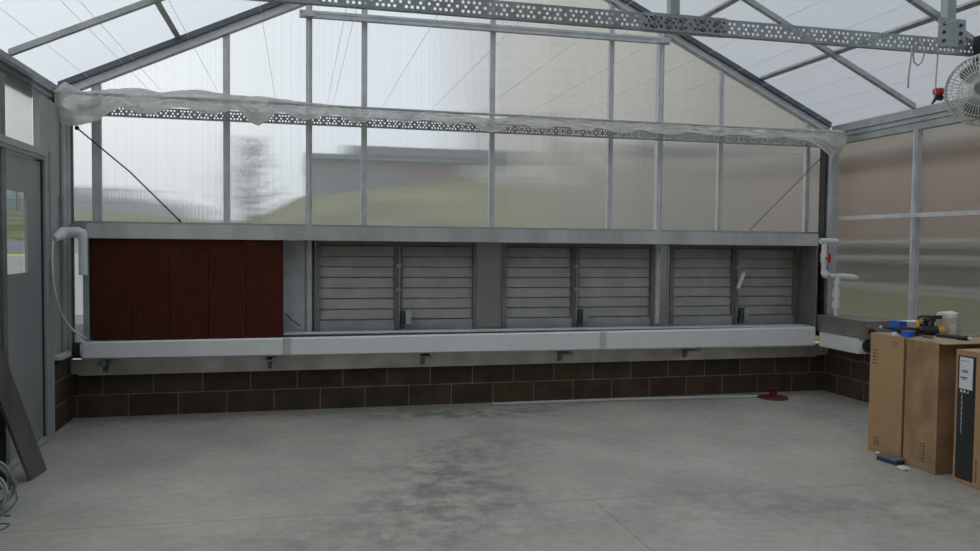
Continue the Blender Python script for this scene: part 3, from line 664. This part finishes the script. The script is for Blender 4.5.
# ------------------------------------------------------------------ things on the left
q = MB()
c0 = at(31, 481, 2, 0); c1 = at(47, 470, 2, 0)
tl = at(-62, 240, 0, -3.60); 
d = tl - c0; L_ = 1.0
n_ = (c1 - c0); th = n_.cross(d).normalized() * -.018
vs = [c0, c1, c1 + d, c0 + d, c0 + th, c1 + th, c1 + d + th, c0 + d + th]
q.add(vs, [(0, 1, 2, 3), (7, 6, 5, 4), (0, 4, 5, 1), (1, 5, 6, 2), (2, 6, 7, 3), (3, 7, 4, 0)])
zmin = min(v.z for v in q.v)
for v in q.v: v.z -= min(0, zmin) - .001
tag(q.build('metal_channel', 'sheetm'), 'long dull metal channel leaning against the left door', 'channel')
q = MB(); q.box(-3.655, -3.545, -2.40, -1.97, .0, .60); q.box(-3.65, -3.55, -2.39, -1.98, .60, .62)
bagv = q
tag(q.build('dark_bin', 'drk', bevel=.04), 'dark box-like bin at the left picture edge beside the leaning channel', 'bin')
def coil(cx, cy, cz, R0, tilt, mat, lab, r=.010, turns=3):
    pts = []
    for i in range(turns * 24 + 1):
        t = 2 * math.pi * i / 24; rr = R0 * (1 + .10 * math.sin(i * .21)) - .004 * i / 24
        p = Vector((rr * math.cos(t), .018 * math.sin(i * .37) + .012 * i / 24, rr * math.sin(t) * 1.1)); p = Matrix.Rotation(tilt, 3, 'X') @ p; pts.append(p + Vector((cx, cy, cz)))
    q = MB(); q.tube(pts, r, 6); return tag(q.build('hose_coil', mat, smooth=True), lab, 'hose', 'hoses coiled at the left edge')
coil(-3.47, -2.50, .145, .125, .15, 'rubber', 'grey-green hose coil leaning on the dark bin')
coil(-3.45, -2.58, .115, .10, .15, 'pvc_old', 'pale grey hose coil in front of the green one', .007)
cable([at(x, y, 2, .004) for x, y in [(11, 488), (16, 492), (17, 500), (12, 507), (5, 513), (0, 516)]], .004, 'string', 'blue_string', 'loose blue string lying on the floor right of the hose coils', 'string', 'blue strings on the floor', 5)
cable([at(x, y, 2, .004) for x, y in [(-4, 524), (3, 523.5), (9, 523.5), (8, 526), (3, 529), (-4, 531)]], .004, 'string', 'blue_string', 'small loop of blue string at the bottom left corner', 'string', 'blue strings on the floor', 5)
cable([at(x, y, 2, .005) for x, y in [(4, 516), (7, 515.5), (10, 515.5)]], .005, 'string', 'blue_string', 'short scrap of blue string between the two loops', 'string', 'blue strings on the floor', 5)

# ------------------------------------------------------------------ floor items at the back wall
q = MB(); q.tube([at(492, 404, 2, .012), at(620, 399.5, 2, .012), at(757, 396, 2, .012)], .013, 8); 
tag(q.build('floor_conduit', 'pvc_old'), 'pale conduit lying on the floor along the back block wall', 'conduit')
c = at(773, 398, 2, 0); q = MB(); q.lathe([(0, .022), (.05, .022), (.135, .016), (.15, .008), (.15, 0), (0, 0)], 28, Matrix.Translation(c))
fl = q.build('floor_flange', 'rust'); tag(fl, 'dark red iron flange with cup standing near the right back corner', 'flange')
q = MB(); q.lathe([(.036, .020), (.036, .055), (.05, .085), (.056, .10), (.048, .10), (.040, .08), (.0, .07)], 20, Matrix.Translation(c)); q.build('cup', 'rust', fl)

# ------------------------------------------------------------------ cardboard boxes at the right
def carton(name, x, y0, y1, dx, h, lab, mat='card'):
    b_ = empty(name, (x + dx / 2, (y0 + y1) / 2, 0), lab, 'box', 'tall cardboard boxes')
    q = MB(); q.box(x, x + dx, y0, y1, .001, h); q.build('carton_body', mat, b_, bevel=.004)
    q = MB(); t = .004
    q.box(x - .001, x + dx, y0, (y0 + y1) / 2 - .002, h, h + t); q.box(x - .001, x + dx, (y0 + y1) / 2 + .002, y1, h, h + t); q.build('top_flap', 'card2', b_)
    return b_
b1 = carton('cardboard_box', 2.40, -2.62, -2.28, .62, .885, 'tall brown cardboard box, farthest from the viewer in the row')
b2 = carton('cardboard_box', 2.385, -2.955, -2.66, .62, .885, 'tall brown cardboard box with scuffed face, middle of the row', 'scuffed')
def marks(par, x, rows):
    q = MB()
    for (ya, yb, za, zb) in rows: q.box(x - .0015, x - .0002, ya, yb, za, zb)
    q.build('printed_mark', 'ink', par)
r_ = []
for z in (.66, .685, .71, .735, .76): r_ += [(-2.335, -2.315 + .004 * math.sin(z * 90), z, z + .012), (-2.36, -2.345, z, z + .008)]
r_ += [(-2.56, -2.50, .84, .846), (-2.57, -2.52, .825, .829)]
for z in (.06, .075, .09, .11): r_ += [(-2.40, -2.375, z, z + .008), (-2.37, -2.345, z, z + .006)]
marks(b1, 2.40, r_)
r_ = []
for z in (.06, .08, .10, .12, .14, .16, .18): r_ += [(-2.86, -2.835, z, z + .010), (-2.825, -2.81, z, z + .007)]
marks(b2, 2.385, r_)
b3 = carton('cardboard_box', 2.40, -3.62, -3.085, .50, .865, 'cardboard box with black front panel and white shipping label', 'card')
q = MB(); q.box(2.3975, 2.3995, -3.245, -3.105, .03, .835); q.build('black_panel', 'black', b3)
q = MB(); q.box(2.395, 2.397, -3.225, -3.12, .62, .825); lb = q.build('shipping_label', 'paper', b3)
q = MB()
for (ya, yb, za, zb) in [(-3.19, -3.14, .735, .742), (-3.185, -3.145, .726, .731), (-3.185, -3.13, .690, .698), (-3.175, -3.14, .68, .685), (-3.20, -3.13, .80, .803)]: q.box(2.3938, 2.3949, ya, yb, za, zb)
q.build('label_print', 'ink', lb)
q = MB()
for (ya, yb, za, zb) in [(-3.145, -3.130, .595, .613), (-3.170, -3.155, .595, .613), (-3.195, -3.180, .595, .600), (-3.195, -3.190, .595, .613)]: q.box(2.3958, 2.397, ya, yb, za, zb)
for i in range(22): q.box(2.3958, 2.397, -3.148, -3.143 + .002 * (i % 3), .585 - .012 * i, .579 - .012 * i)
q.build('white_lettering', 'inkw', b3)
r_ = [(-3.275, -3.262, .04 + .02 * i, .052 + .02 * i) for i in range(8)]
marks(b3, 2.40, r_)

# things lying on the boxes (tops about 0.89 m)
ZT = .8895
def T2(x, y, X=None, z=None):
    return at(x, y, 2, z if z is not None else ZT)
# flattened sheet over the middle box
q = MB(); q.prism([(2.355, -3.04), (2.78, -3.04), (2.92, -2.64), (2.46, -2.63)], 2, ZT + .001, ZT + .007)
sheet = tag(q.build('cardboard_sheet', 'card2'), 'loose cardboard sheet lying over the middle box', 'cardboard')
Z1 = ZT + .0075
# white carton with blue end (on box one)
q = MB(); q.box(2.565, 2.88, -2.385, -2.285, ZT + .001, ZT + .088)
wc = tag(q.build('small_carton', 'paper', bevel=.003), 'flat white carton with a blue end on the farthest box', 'box')
q = MB(); q.box(2.560, 2.625, -2.3865, -2.2835, ZT + .002, ZT + .0895); q.build('blue_end', 'blue', wc)
# caulking gun
q = MB(); p = Vector((2.53, -2.425, ZT + .032)); q.tube([p + Vector((-.05, .12, .008)), p + Vector((-.01, .02, .004)), p], [.006, .013, .024], 10); q.tube([p, p + Vector((.02, -.10, 0))], .028, 12)
q.box(p.x - .01, p.x + .04, p.y - .14, p.y - .09, ZT + .002, ZT + .06)
cg = tag(q.build('caulking_gun', 'drk'), 'black caulking gun lying with its rod pointing to the back wall', 'tool')
q = MB(); q.tube([p + Vector((-.05, .12, .008)), p + Vector((-.058, .139, .009))], .010, 8); q.build('tip', 'pvc_old', cg)
# drills: body, chuck, grip, battery
dr = empty('cordless_drill', (2.70, -2.57, ZT), 'black and yellow cordless drill lying behind the blue tape roll', 'tool')
m0 = Matrix.Translation((2.70, -2.565, ZT + .040)) @ Matrix.Rotation(math.radians(-12), 4, 'Z')
q = MB(); q.tube([m0 @ Vector((-.08, 0, .0)), m0 @ Vector((.02, 0, 0))], .034, 12); q.build('drill_body', 'black', dr)
q = MB(); q.tube([m0 @ Vector((-.085, 0, 0)), m0 @ Vector((-.115, 0, 0)), m0 @ Vector((-.13, 0, 0))], [.030, .024, .012], 12); q.build('chuck', 'black', dr)
q = MB(); q.tube([m0 @ Vector((.021, 0, 0)), m0 @ Vector((.065, 0, 0))], .033, 12); q.build('motor_cover', 'yellow', dr)
q = MB(); q.tube([m0 @ Vector((-.03, 0, .03)), m0 @ Vector((.0, .01, .085))], .019, 10); q.build('grip', 'black', dr)
q = MB(); q.box(-.04, .045, -.03, .03, .085, .112, m0); q.build('battery', 'black', dr, bevel=.005)
dr = empty('cordless_drill', (2.60, -2.49, ZT), 'small yellow-fronted drill between the caulking gun and the tape roll', 'tool')
m0 = Matrix.Translation((2.63, -2.475, ZT + .035)) @ Matrix.Rotation(math.radians(200), 4, 'Z')
q = MB(); q.tube([m0 @ Vector((-.05, 0, .0)), m0 @ Vector((.025, 0, 0))], .026, 12); q.build('drill_body', 'black', dr)
q = MB(); q.tube([m0 @ Vector((.026, 0, 0)), m0 @ Vector((.048, 0, 0))], .026, 12); q.build('nose', 'yellow', dr)
q = MB(); q.tube([m0 @ Vector((-.02, 0, .022)), m0 @ Vector((-.03, 0, .075))], .016, 10); q.build('grip', 'yellow', dr)
# tape roll
q = MB(); c = Vector((2.475, -2.572, ZT + .001)); q.lathe([(.026, 0), (.044, 0), (.044, .042), (.026, .042), (.026, 0)], 28, Matrix.Translation(c)); tp = tag(q.build('tape_roll', 'blue', smooth=False), 'roll of blue tape lying flat at the near corner of the farthest box', 'tape')
q = MB(); q.lathe([(.023, .001), (.0255, .001), (.0255, .041), (.023, .041), (.023, .001)], 28, Matrix.Translation(c)); q.build('tape_core', 'card2', tp)
def blob(name, mat, c, sx, sy, sz, lab, cat, amp=.35, seed=0, sub=3):
    bm = bmesh.new(); bmesh.ops.create_icosphere(bm, subdivisions=sub, radius=1)
    for v in bm.verts:
        d_ = v.co.copy(); f = 1 + amp * (noise.noise(d_ * 1.6 + Vector((seed, 0, 0))) + .5 * noise.noise(d_ * 4 + Vector((0, seed, 0))))
        e_ = Vector([math.copysign(abs(t) ** .65, t) for t in d_]) * f; v.co = Vector((e_.x * sx, e_.y * sy, max(e_.z, -.7) * sz))
    zm = min(v.co.z for v in bm.verts); mm = MB(); bm.verts.ensure_lookup_table()
    mm.add([v.co + Vector((c[0], c[1], c[2] - zm)) for v in bm.verts], [tuple(v.index for v in f.verts) for f in bm.faces]); bm.free()
    return tag(mm.build(name, mat), lab, cat)
blob('plastic_wrapper', 'pvc', (2.425, -2.50, ZT + .001), .020, .022, .012, 'small crumpled white wrapper left of the blue tape roll', 'wrapper', .5, 3)
# crumpled paper bag
q = MB(); cx, cy = 2.86, -2.535; n = 24
prof = [(0, .052), (.012, .066), (.05, .070), (.10, .068), (.145, .072), (.165, .068), (.172, .055)]
for jj, (z, r0) in enumerate(prof):
    for k in range(n):
        t = 2 * math.pi * k / n; sq = 1 / max(abs(math.cos(t)), abs(math.sin(t))) ** .75
        f = 1 + .14 * noise.noise(Vector((math.cos(t) * 2, math.sin(t) * 2, z * 14 + 3))); a_ = t + .5
        q.v.append(Vector((cx + r0 * sq * f * math.cos(a_), cy + r0 * sq * f * math.sin(a_), ZT + .001 + z + .014 * noise.noise(Vector((t, z * 9, 2))) * (jj > 1))))
for jj in range(len(prof) - 1):
    for k in range(n): q.f.append((jj * n + k, jj * n + (k + 1) % n, (jj + 1) * n + (k + 1) % n, (jj + 1) * n + k))
q.f.append(tuple(range(n))[::-1]); q.f.append(tuple((len(prof) - 1) * n + k for k in range(n)))
tag(q.build('paper_bag', 'kraft'), 'crumpled grey-beige paper bag standing at the back of the farthest box', 'bag')
# black flashlight
q = MB(); p = Vector((2.60, -2.70, Z1 + .017)); e_ = Vector((2.66, -2.93, Z1 + .017)); dd = (e_ - p)
q.tube([p, p + dd * .62, p + dd * .64, p + dd * .92, p + dd * .93], [.013, .013, .016, .016, .010], 12)
fl_ = tag(q.build('flashlight', 'black'), 'black flashlight lying on the cardboard sheet of the middle box', 'flashlight')
q = MB(); q.tube([p + dd * .935, p + dd * 1.0, p + dd * 1.06], [.008, .008, .004], 10); q.build('tip', 'pvc_old', fl_)
q = MB(); q.bar((2.50, -2.68, Z1 + .008), (2.49, -2.78, Z1 + .008), .02, .015); tag(q.build('utility_knife', 'sheetm', bevel=.003), 'dull metal utility knife right of the blue tape roll', 'knife')
# power cable heap
pts = []
for i in range(110):
    t = i * .42; pts.append(Vector((2.735 + .035 * math.sin(t * .9) + .015 * math.sin(t * 2.3), -2.452 + .036 * math.sin(t * .53), ZT + .075 + .062 * math.sin(t * .77 + 1))))
q = MB(); q.tube(pts, .006, 6); tag(q.build('cable_tangle', 'black', smooth=True), 'dark tangled power cable heaped between carton and paper bag', 'cable')
blob('plastic_bag', 'pvc', (2.97, -2.44, ZT + .001), .035, .035, .075, 'small white plastic bag behind the tangled cable', 'bag', .4, 8)
# far right black tool and bottle
q = MB(); q.box(2.60, 2.70, -3.22, -3.08, .871, .955); tag(q.build('charger', 'black', bevel=.012), 'black charger block on the nearest box at the right picture edge', 'charger')
q = MB(); q.lathe([(0, 0), (.028, 0), (.030, .02), (.030, .10), (.012, .125), (.012, .145), (0, .145)], 16, Matrix.Translation((2.78, -3.12, .871))); tag(q.build('bottle', 'paper', smooth=False), 'small white bottle behind the black charger', 'bottle')
# on the floor by the boxes
a = T2(890, 458, z=0); m0 = Matrix.Translation((2.315, -2.62, .001)) @ Matrix.Rotation(math.radians(8), 4, 'Z')
q = MB(); q.box(-.04, .04, -.085, .085, 0, .028, m0); tb = tag(q.build('small_tray', 'navy', bevel=.006), 'small navy tray with grey lid on the floor before the boxes', 'tray')
q = MB(); q.box(-.045, .045, -.09, .09, .029, .042, m0); q.build('lid', 'dsteel', tb)
blob('paper_scrap', 'paper', (2.27, -2.80, .001), .03, .045, .012, 'white paper scrap on the floor between the first two boxes', 'scrap', .3, 5, 2)
blob('paper_scrap', 'paper', (2.375, -2.42, .0), .012, .02, .012, 'tiny white scrap against the foot of the farthest box', 'scrap', .3, 6, 2)

# ------------------------------------------------------------------ fan and cords at the truss
fc = Vector((1.775, -3.86, 2.375)); ax = Vector((-.80, -.60, -.08)).normalized()
FN = empty('basket_fan', tuple(fc), 'round wire basket fan hanging from the truss at the right edge', 'fan')
rotm = ax.to_track_quat('Z', 'Y').to_matrix().to_4x4(); rotm.translation = fc
Rf = .185
def fdome(sign, nme, nspoke):
    q = MB()
    for k in range(nspoke):
        t = 2 * math.pi * k / nspoke; pts = []
        for j in range(9):
            a = j / 8; rr = Rf * math.sin(a * math.pi / 2) ** .8 if a > 0 else 0; rr = .03 + (Rf - .03) * math.sin(a * math.pi / 2)
            z = sign * (.02 + .10 * math.cos(a * math.pi / 2)); pts.append(rotm @ Vector((rr * math.cos(t), rr * math.sin(t), z)))
        q.tube(pts, .0021, 4)
    for rr, z in ((.05, .118), (.09, .110), (.14, .090), (Rf, .02)):
        q.tube([rotm @ Vector((rr * math.cos(2 * math.pi * i / 40), rr * math.sin(2 * math.pi * i / 40), sign * z)) for i in range(41)], .003, 5)
    return q.build(nme, 'fanm', FN)
fdome(1, 'front_guard', 56); fdome(-1, 'rear_guard', 56)
q = MB(); q.tube([rotm @ Vector((Rf * math.cos(2 * math.pi * i / 40), Rf * math.sin(2 * math.pi * i / 40), 0)) for i in range(41)], .009, 8); q.build('guard_band', 'fanm', FN)
q = MB(); q.tube([rotm @ Vector((0, 0, -.10)), rotm @ Vector((0, 0, -.02))], .06, 20); q.build('motor', 'dsteel', FN)
q = MB(); q.tube([rotm @ Vector((0, 0, .118)), rotm @ Vector((0, 0, .125))], .032, 20); q.build('badge', 'dsteel', FN)
q = MB(); q.tube([rotm @ Vector((0, 0, -.02)), rotm @ Vector((0, 0, .04))], .03, 16); q.build('hub', 'dsteel', FN)
for b_ in range(3):
    q = MB(); vs = []; 
    for j in range(7):
        rr = .03 + .125 * j / 6
        for s_ in (-1, 1):
            t = 2 * math.pi * b_ / 3 + s_ * (.25 + .22 * math.sin(math.pi * j / 6)) + .15 * j / 6; vs.append(rotm @ Vector((rr * math.cos(t), rr * math.sin(t), .012 - s_ * .022)))
    n = len(vs); off = ax * .003; allv = vs + [v + off for v in vs]
    fs = []
    for j in range(6): a = j * 2; fs += [(a, a + 1, a + 3, a + 2), (n + a + 2, n + a + 3, n + a + 1, n + a), (a, a + 2, n + a + 2, n + a), (a + 1, n + a + 1, n + a + 3, a + 3)]
    fs += [(0, n, n + 1, 1), (n - 2, n - 1, 2 * n - 1, 2 * n - 2)]
    q.add(allv, fs); q.build('blade', 'dsteel', FN)
q = MB(); q.box(1.875, 1.975, -3.74, -3.672, 2.555, 2.705); q.tube([(1.93, -3.70, 2.60), (1.93, -3.86, 2.60), (1.83, -3.86, 2.545), (1.80, -3.86, 2.50)], .012, 8); q.build('hanger_clamp', 'black', FN)
# cords
yc = -3.69
def PC(x, y): return at(x, y, 1, yc)
cable([PC(920, 38), PC(922, 45), PC(924, 55), PC(922, 62), PC(918, 65.5), PC(914, 62), PC(913, 55), PC(916, 48), PC(919, 42), PC(912, 48), PC(910.5, 62), PC(908.5, 76), PC(908, 88)], .0045, 'wire', 'cord_loop', 'pale cord looped over the truss chord with one end dangling', 'cord')
cable([PC(935, 38), PC(938, 44), PC(937.5, 60), PC(936, 78), PC(935.5, 90), PC(935, 97)], .0045, 'wire', 'hanging_cord', 'grey cord hanging from the truss down to the red plug', 'cord')
q = MB(); a = PC(935.5, 92); b_ = PC(941.5, 91.5); q.tube([a, b_], .022, 10); pg = tag(q.build('red_plug', 'red'), 'red and black plug hanging left of the basket fan', 'plug')
q = MB(); q.tube([PC(936, 97), PC(941.5, 98)], .016, 10); q.tube([PC(936, 98), PC(932, 104)], [.010, .005], 8); q.build('plug_base', 'black', pg)

# ------------------------------------------------------------------ outdoors
def hill_z(x, y):
    # grassy bank rising away from the back wall
    if y < 4: h = 0
    pts = [(-60, 2.6), (-12, 2.3), (-4.6, 2.6), (-1.3, 3.85), (2.8, 4.35), (7.6, 5.2), (14, 5.6), (60, 5.6)]
    H_ = pts[0][1]
    for (a, p), (c, q_) in zip(pts[:-1], pts[1:]):
        if a <= x <= c: t = (x - a) / (c - a); t = t * t * (3 - 2 * t); H_ = p + (q_ - p) * t
    t = max(0, min(1, (y - 7) / 23)); t = t * t * (3 - 2 * t) * .6 + t * .4
    return -.18 + H_ * t + .12 * noise.noise(Vector((x * .2, y * .2, 0)))
m = MB(); nx, ny = 60, 60; X0, X1, Y0, Y1 = -40, 60, .6, 90
for j in range(ny + 1):
    for i in range(nx + 1):
        x = X0 + (X1 - X0) * i / nx; y = Y0 + (Y1 - Y0) * (j / ny) ** 1.5; m.v.append(Vector((x, y, hill_z(x, y))))
for j in range(ny):
    for i in range(nx): a = j * (nx + 1) + i; m.f.append((a, a + 1, a + nx + 2, a + nx + 1))
o = m.build('ground', 'grass', smooth=True); struct(o)
q = MB(); q.box(-120, -3.95, -80, .6, -.4, -.18); q.box(3.95, 60, -80, .6, -.4, -.18); q.box(-3.95, 3.95, -80, YF - .3, -.4, -.18); struct(q.build('ground', 'grass'))
# view out of the door: walk, road, yellow line, rising verge
rd = ray(17, 240); rd.z = 0; rd.normalize(); sd = Vector((-rd.y, rd.x, 0)); base = Vector((CX, CY, 0))
def strip(d0, z0, d1, z1, nme, mat):
    q = MB(); a = base + rd * d0; c = base + rd * d1
    vs = [a - sd * 9 + Vector((0, 0, z0)), a + sd * 9 + Vector((0, 0, z0)), c + sd * 9 + Vector((0, 0, z1)), c - sd * 9 + Vector((0, 0, z1))]
    vs += [v - Vector((0, 0, .15)) for v in vs]; q.add(vs, [(0, 1, 2, 3), (7, 6, 5, 4), (0, 4, 5, 1), (1, 5, 6, 2), (2, 6, 7, 3), (3, 7, 4, 0)])
    return struct(q.build(nme, mat))
strip(14, .35, 25, 1.08, 'pavement', 'walk'); strip(25.05, 1.08, 25.55, 1.12, 'road_marking', 'line'); strip(25.6, 1.12, 38, 1.95, 'road', 'road'); strip(38.05, 1.98, 60, 3.4, 'verge', 'grass')
q = MB()
for k in range(9):
    p = base + rd * 58 + sd * (-8 + 2 * k); q.tube([p + Vector((0, 0, 3.1)), p + Vector((0, 0, 4.9))], .05, 6)
for z in (4.0, 4.85): q.tube([base + rd * 58 - sd * 8 + Vector((0, 0, z)), base + rd * 58 + sd * 8 + Vector((0, 0, z))], .03, 5)
tag(q.build('roadside_fence', 'dsteel'), 'thin fence on the verge seen through the door window', 'fence')
# dark low building on the bank
BD = empty('low_building', (6, 36, 4), 'long low dark building on the grassy bank behind the glazing', 'building')
q = MB(); q.box(-1.4, 15, 34, 44, 2.5, 5.75); q.build('wall', 'dwall', BD)
q = MB(); q.box(-1.5, 15, 33.6, 44.4, 5.75, 6.0); q.box(.6, 15, 33.5, 44, 6.0, 6.45); q.build('roof', 'droof', BD)
q = MB(); q.box(3.6, 5.6, 33.9, 33.99, 4.7, 5.6); q.build('brick_panel', 'brick', BD)
# tall pink-tan building to the right of it
BT = empty('tall_building', (16, 38, 3), 'tall pale tan building rising behind the middle of the glazed wall', 'building')
q = MB(); q.box(11.8, 40, 46, 60, 3, 26); q.build('wall', 'pink', BT)
q = MB(); q.box(11.6, 13.2, 45.6, 46.0, 3, 10.6); q.build('red_corner', 'brick', BT)
# near tan building
BN = empty('tan_building', (12, 17, 0), 'tan sided building close behind the right part of the back wall', 'building')
q = MB(); q.box(6.75, 30, 15.0, 20, -.5, 14); q.build('wall', 'tan', BN)
q = MB(); q.box(6.7, 30, 14.7, 15.0, 4.35, 4.6); q.box(6.7, 30, 14.85, 15.0, 1.0, 1.2); q.build('trim_band', 'dwall', BN)
BR = empty('brown_building', (14, -2, 0), 'brown sided building outside the right side wall', 'building')
q = MB(); q.box(12.0, 22, -14, 14.6, -.5, 8.5); q.build('wall', 'brown', BR)  # wall carried up past its eave to cut sky light on the right
q = MB(); q.box(11.7, 12.0, -14, 14.6, .70, 1.10); q.box(11.75, 12.0, -14, 14.6, 1.36, 1.60); q.build('plinth', 'plinth', BR)
q = MB(); q.box(11.6, 12.0, -14, 14.6, 1.61, 1.70); q.box(11.6, 12.0, -14, 14.6, 1.24, 1.33); q.box(11.5, 12.0, -14, 14.6, .58, .67); q.build('ledge', 'walk', BR)
q = MB(); q.prism([(9.5, -.3), (11.5, -.3), (11.5, .56), (11.2, .5)], 1, -14, 14.6); tag(q.build('shrub_bank', 'olive'), 'low olive green bank along the foot of the brown building', 'bank', kind='stuff')
# terrace steps on the bank
for k in range(7):
    c = at(512 + k * 13, 168 + k * 6.0, 1, 26 - k * .6); z = max(c.z, hill_z(c.x, c.y) + .1)
    q = MB(); q.box(c.x - 1.0, c.x + .9, c.y - .28, c.y + .28, z - .4, z + .08)
    tag(q.build('garden_step', 'cap'), 'pale stone step on the grassy bank, %s from the top' % ORD[k], 'step', 'stone steps on the bank')
q = MB(); random.seed(11)
for k in range(26):
    x = -44 + k * 1.3; h = 6.6 - max(0, x + 21) * .24 + random.random() * .7
    q.lathe([(0, 0), (2.0, .5), (2.2, h * .5), (1.6, h * .85), (.5, h), (0, h + .05)], 10, Matrix.Translation((x, 75 + random.random() * 3, -.2)))
tl_ = tag(q.build('tree_line', 'mist', smooth=True), 'distant grey line of trees beyond the left back panes', 'trees', kind='stuff')
# bare reddish tree
tc = Vector((-3.25, 17, hill_z(-3.25, 17))); TR = empty('bare_tree', tuple(tc), 'bare reddish tree on the bank behind the left part of the glazing', 'tree')
q = MB(); q.tube([tc, tc + Vector((.05, 0, 1.2)), tc + Vector((0, 0, 2.4))], [.06, .05, .03], 8)
random.seed(3)
for k in range(90):
    z = 1.0 + 2.2 * random.random(); a = random.random() * 6.28; l = 1.25 * (.5 + .5 * random.random()) * (1 if z < 2 else 1.15 - .25 * (z - 1.4)); p = tc + Vector((0, 0, z))
    q.tube([p, p + Vector((math.cos(a) * l * .5, math.sin(a) * l * .5, .15)), p + Vector((math.cos(a) * l, math.sin(a) * l, .4))], [.02, .012, .005], 4)
q.build('branches', 'bark', TR)
q = MB()
for k in range(1700):
    z = .8 + 2.7 * random.random() ** 1.1; a = random.random() * 6.28; l = (1.4 if z < 1.8 else 1.4 - .55 * (z - 1.8)) * math.sqrt(random.random()) * (.8 + .3 * math.sin(z * 5 + a)); p = tc + Vector((math.cos(a) * l, math.sin(a) * l, z)); s_ = .055
    u = Vector((random.uniform(-1, 1), random.uniform(-1, 1), random.uniform(-1, 1))) * s_; v = Vector((random.uniform(-1, 1), random.uniform(-1, 1), random.uniform(-1, 1))) * s_
    q.add([p, p + u, p + u + v], [(0, 1, 2)])
lv = q.build('twigs', 'leaf', TR); lv['kind'] = 'stuff'

# ------------------------------------------------------------------ overcast sky
w = bpy.data.worlds.new('overcast'); S.world = w; w.use_nodes = True; nt = w.node_tree; nt.nodes.clear()
tc_ = nt.nodes.new('ShaderNodeTexCoord'); sx = nt.nodes.new('ShaderNodeSeparateXYZ'); nt.links.new(tc_.outputs['Generated'], sx.inputs[0])
# brighter cloud to the left (-x), duller to the right
f = math_(nt, 'MULTIPLY_ADD', sx.outputs[0], .5, .5)
c = ramp(nt, f, [(0, (1.0, 1.0, .99)), (.40, (.92, .96, .98)), (.58, (.70, .78, .86)), (.80, (.38, .47, .58)), (1, (.27, .34, .45))])
no = nt.nodes.new('ShaderNodeTexNoise'); no.inputs['Scale'].default_value = 2.2; nt.links.new(tc_.outputs['Generated'], no.inputs['Vector'])
c = mixc(nt, 1.0, c, ramp(nt, no.outputs[0], [(.3, .93), (.7, 1.05)]), 'MULTIPLY')
c = mixc(nt, 1.0, c, ramp(nt, sx.outputs[2], [(.02, .74), (.16, 1)]), 'MULTIPLY')
bg = nt.nodes.new('ShaderNodeBackground'); nt.links.new(c, bg.inputs[0]); bg.inputs[1].default_value = 1.2
wo = nt.nodes.new('ShaderNodeOutputWorld'); nt.links.new(bg.outputs[0], wo.inputs[0])

S.cycles.max_bounces = 14; S.cycles.transmission_bounces = 12; S.cycles.diffuse_bounces = 5; S.cycles.transparent_max_bounces = 12
S.cycles.caustics_refractive = True; S.cycles.caustics_reflective = False
for o in bpy.data.objects:
    for k in ('_o', '_w'):
        if k in o: del o[k]
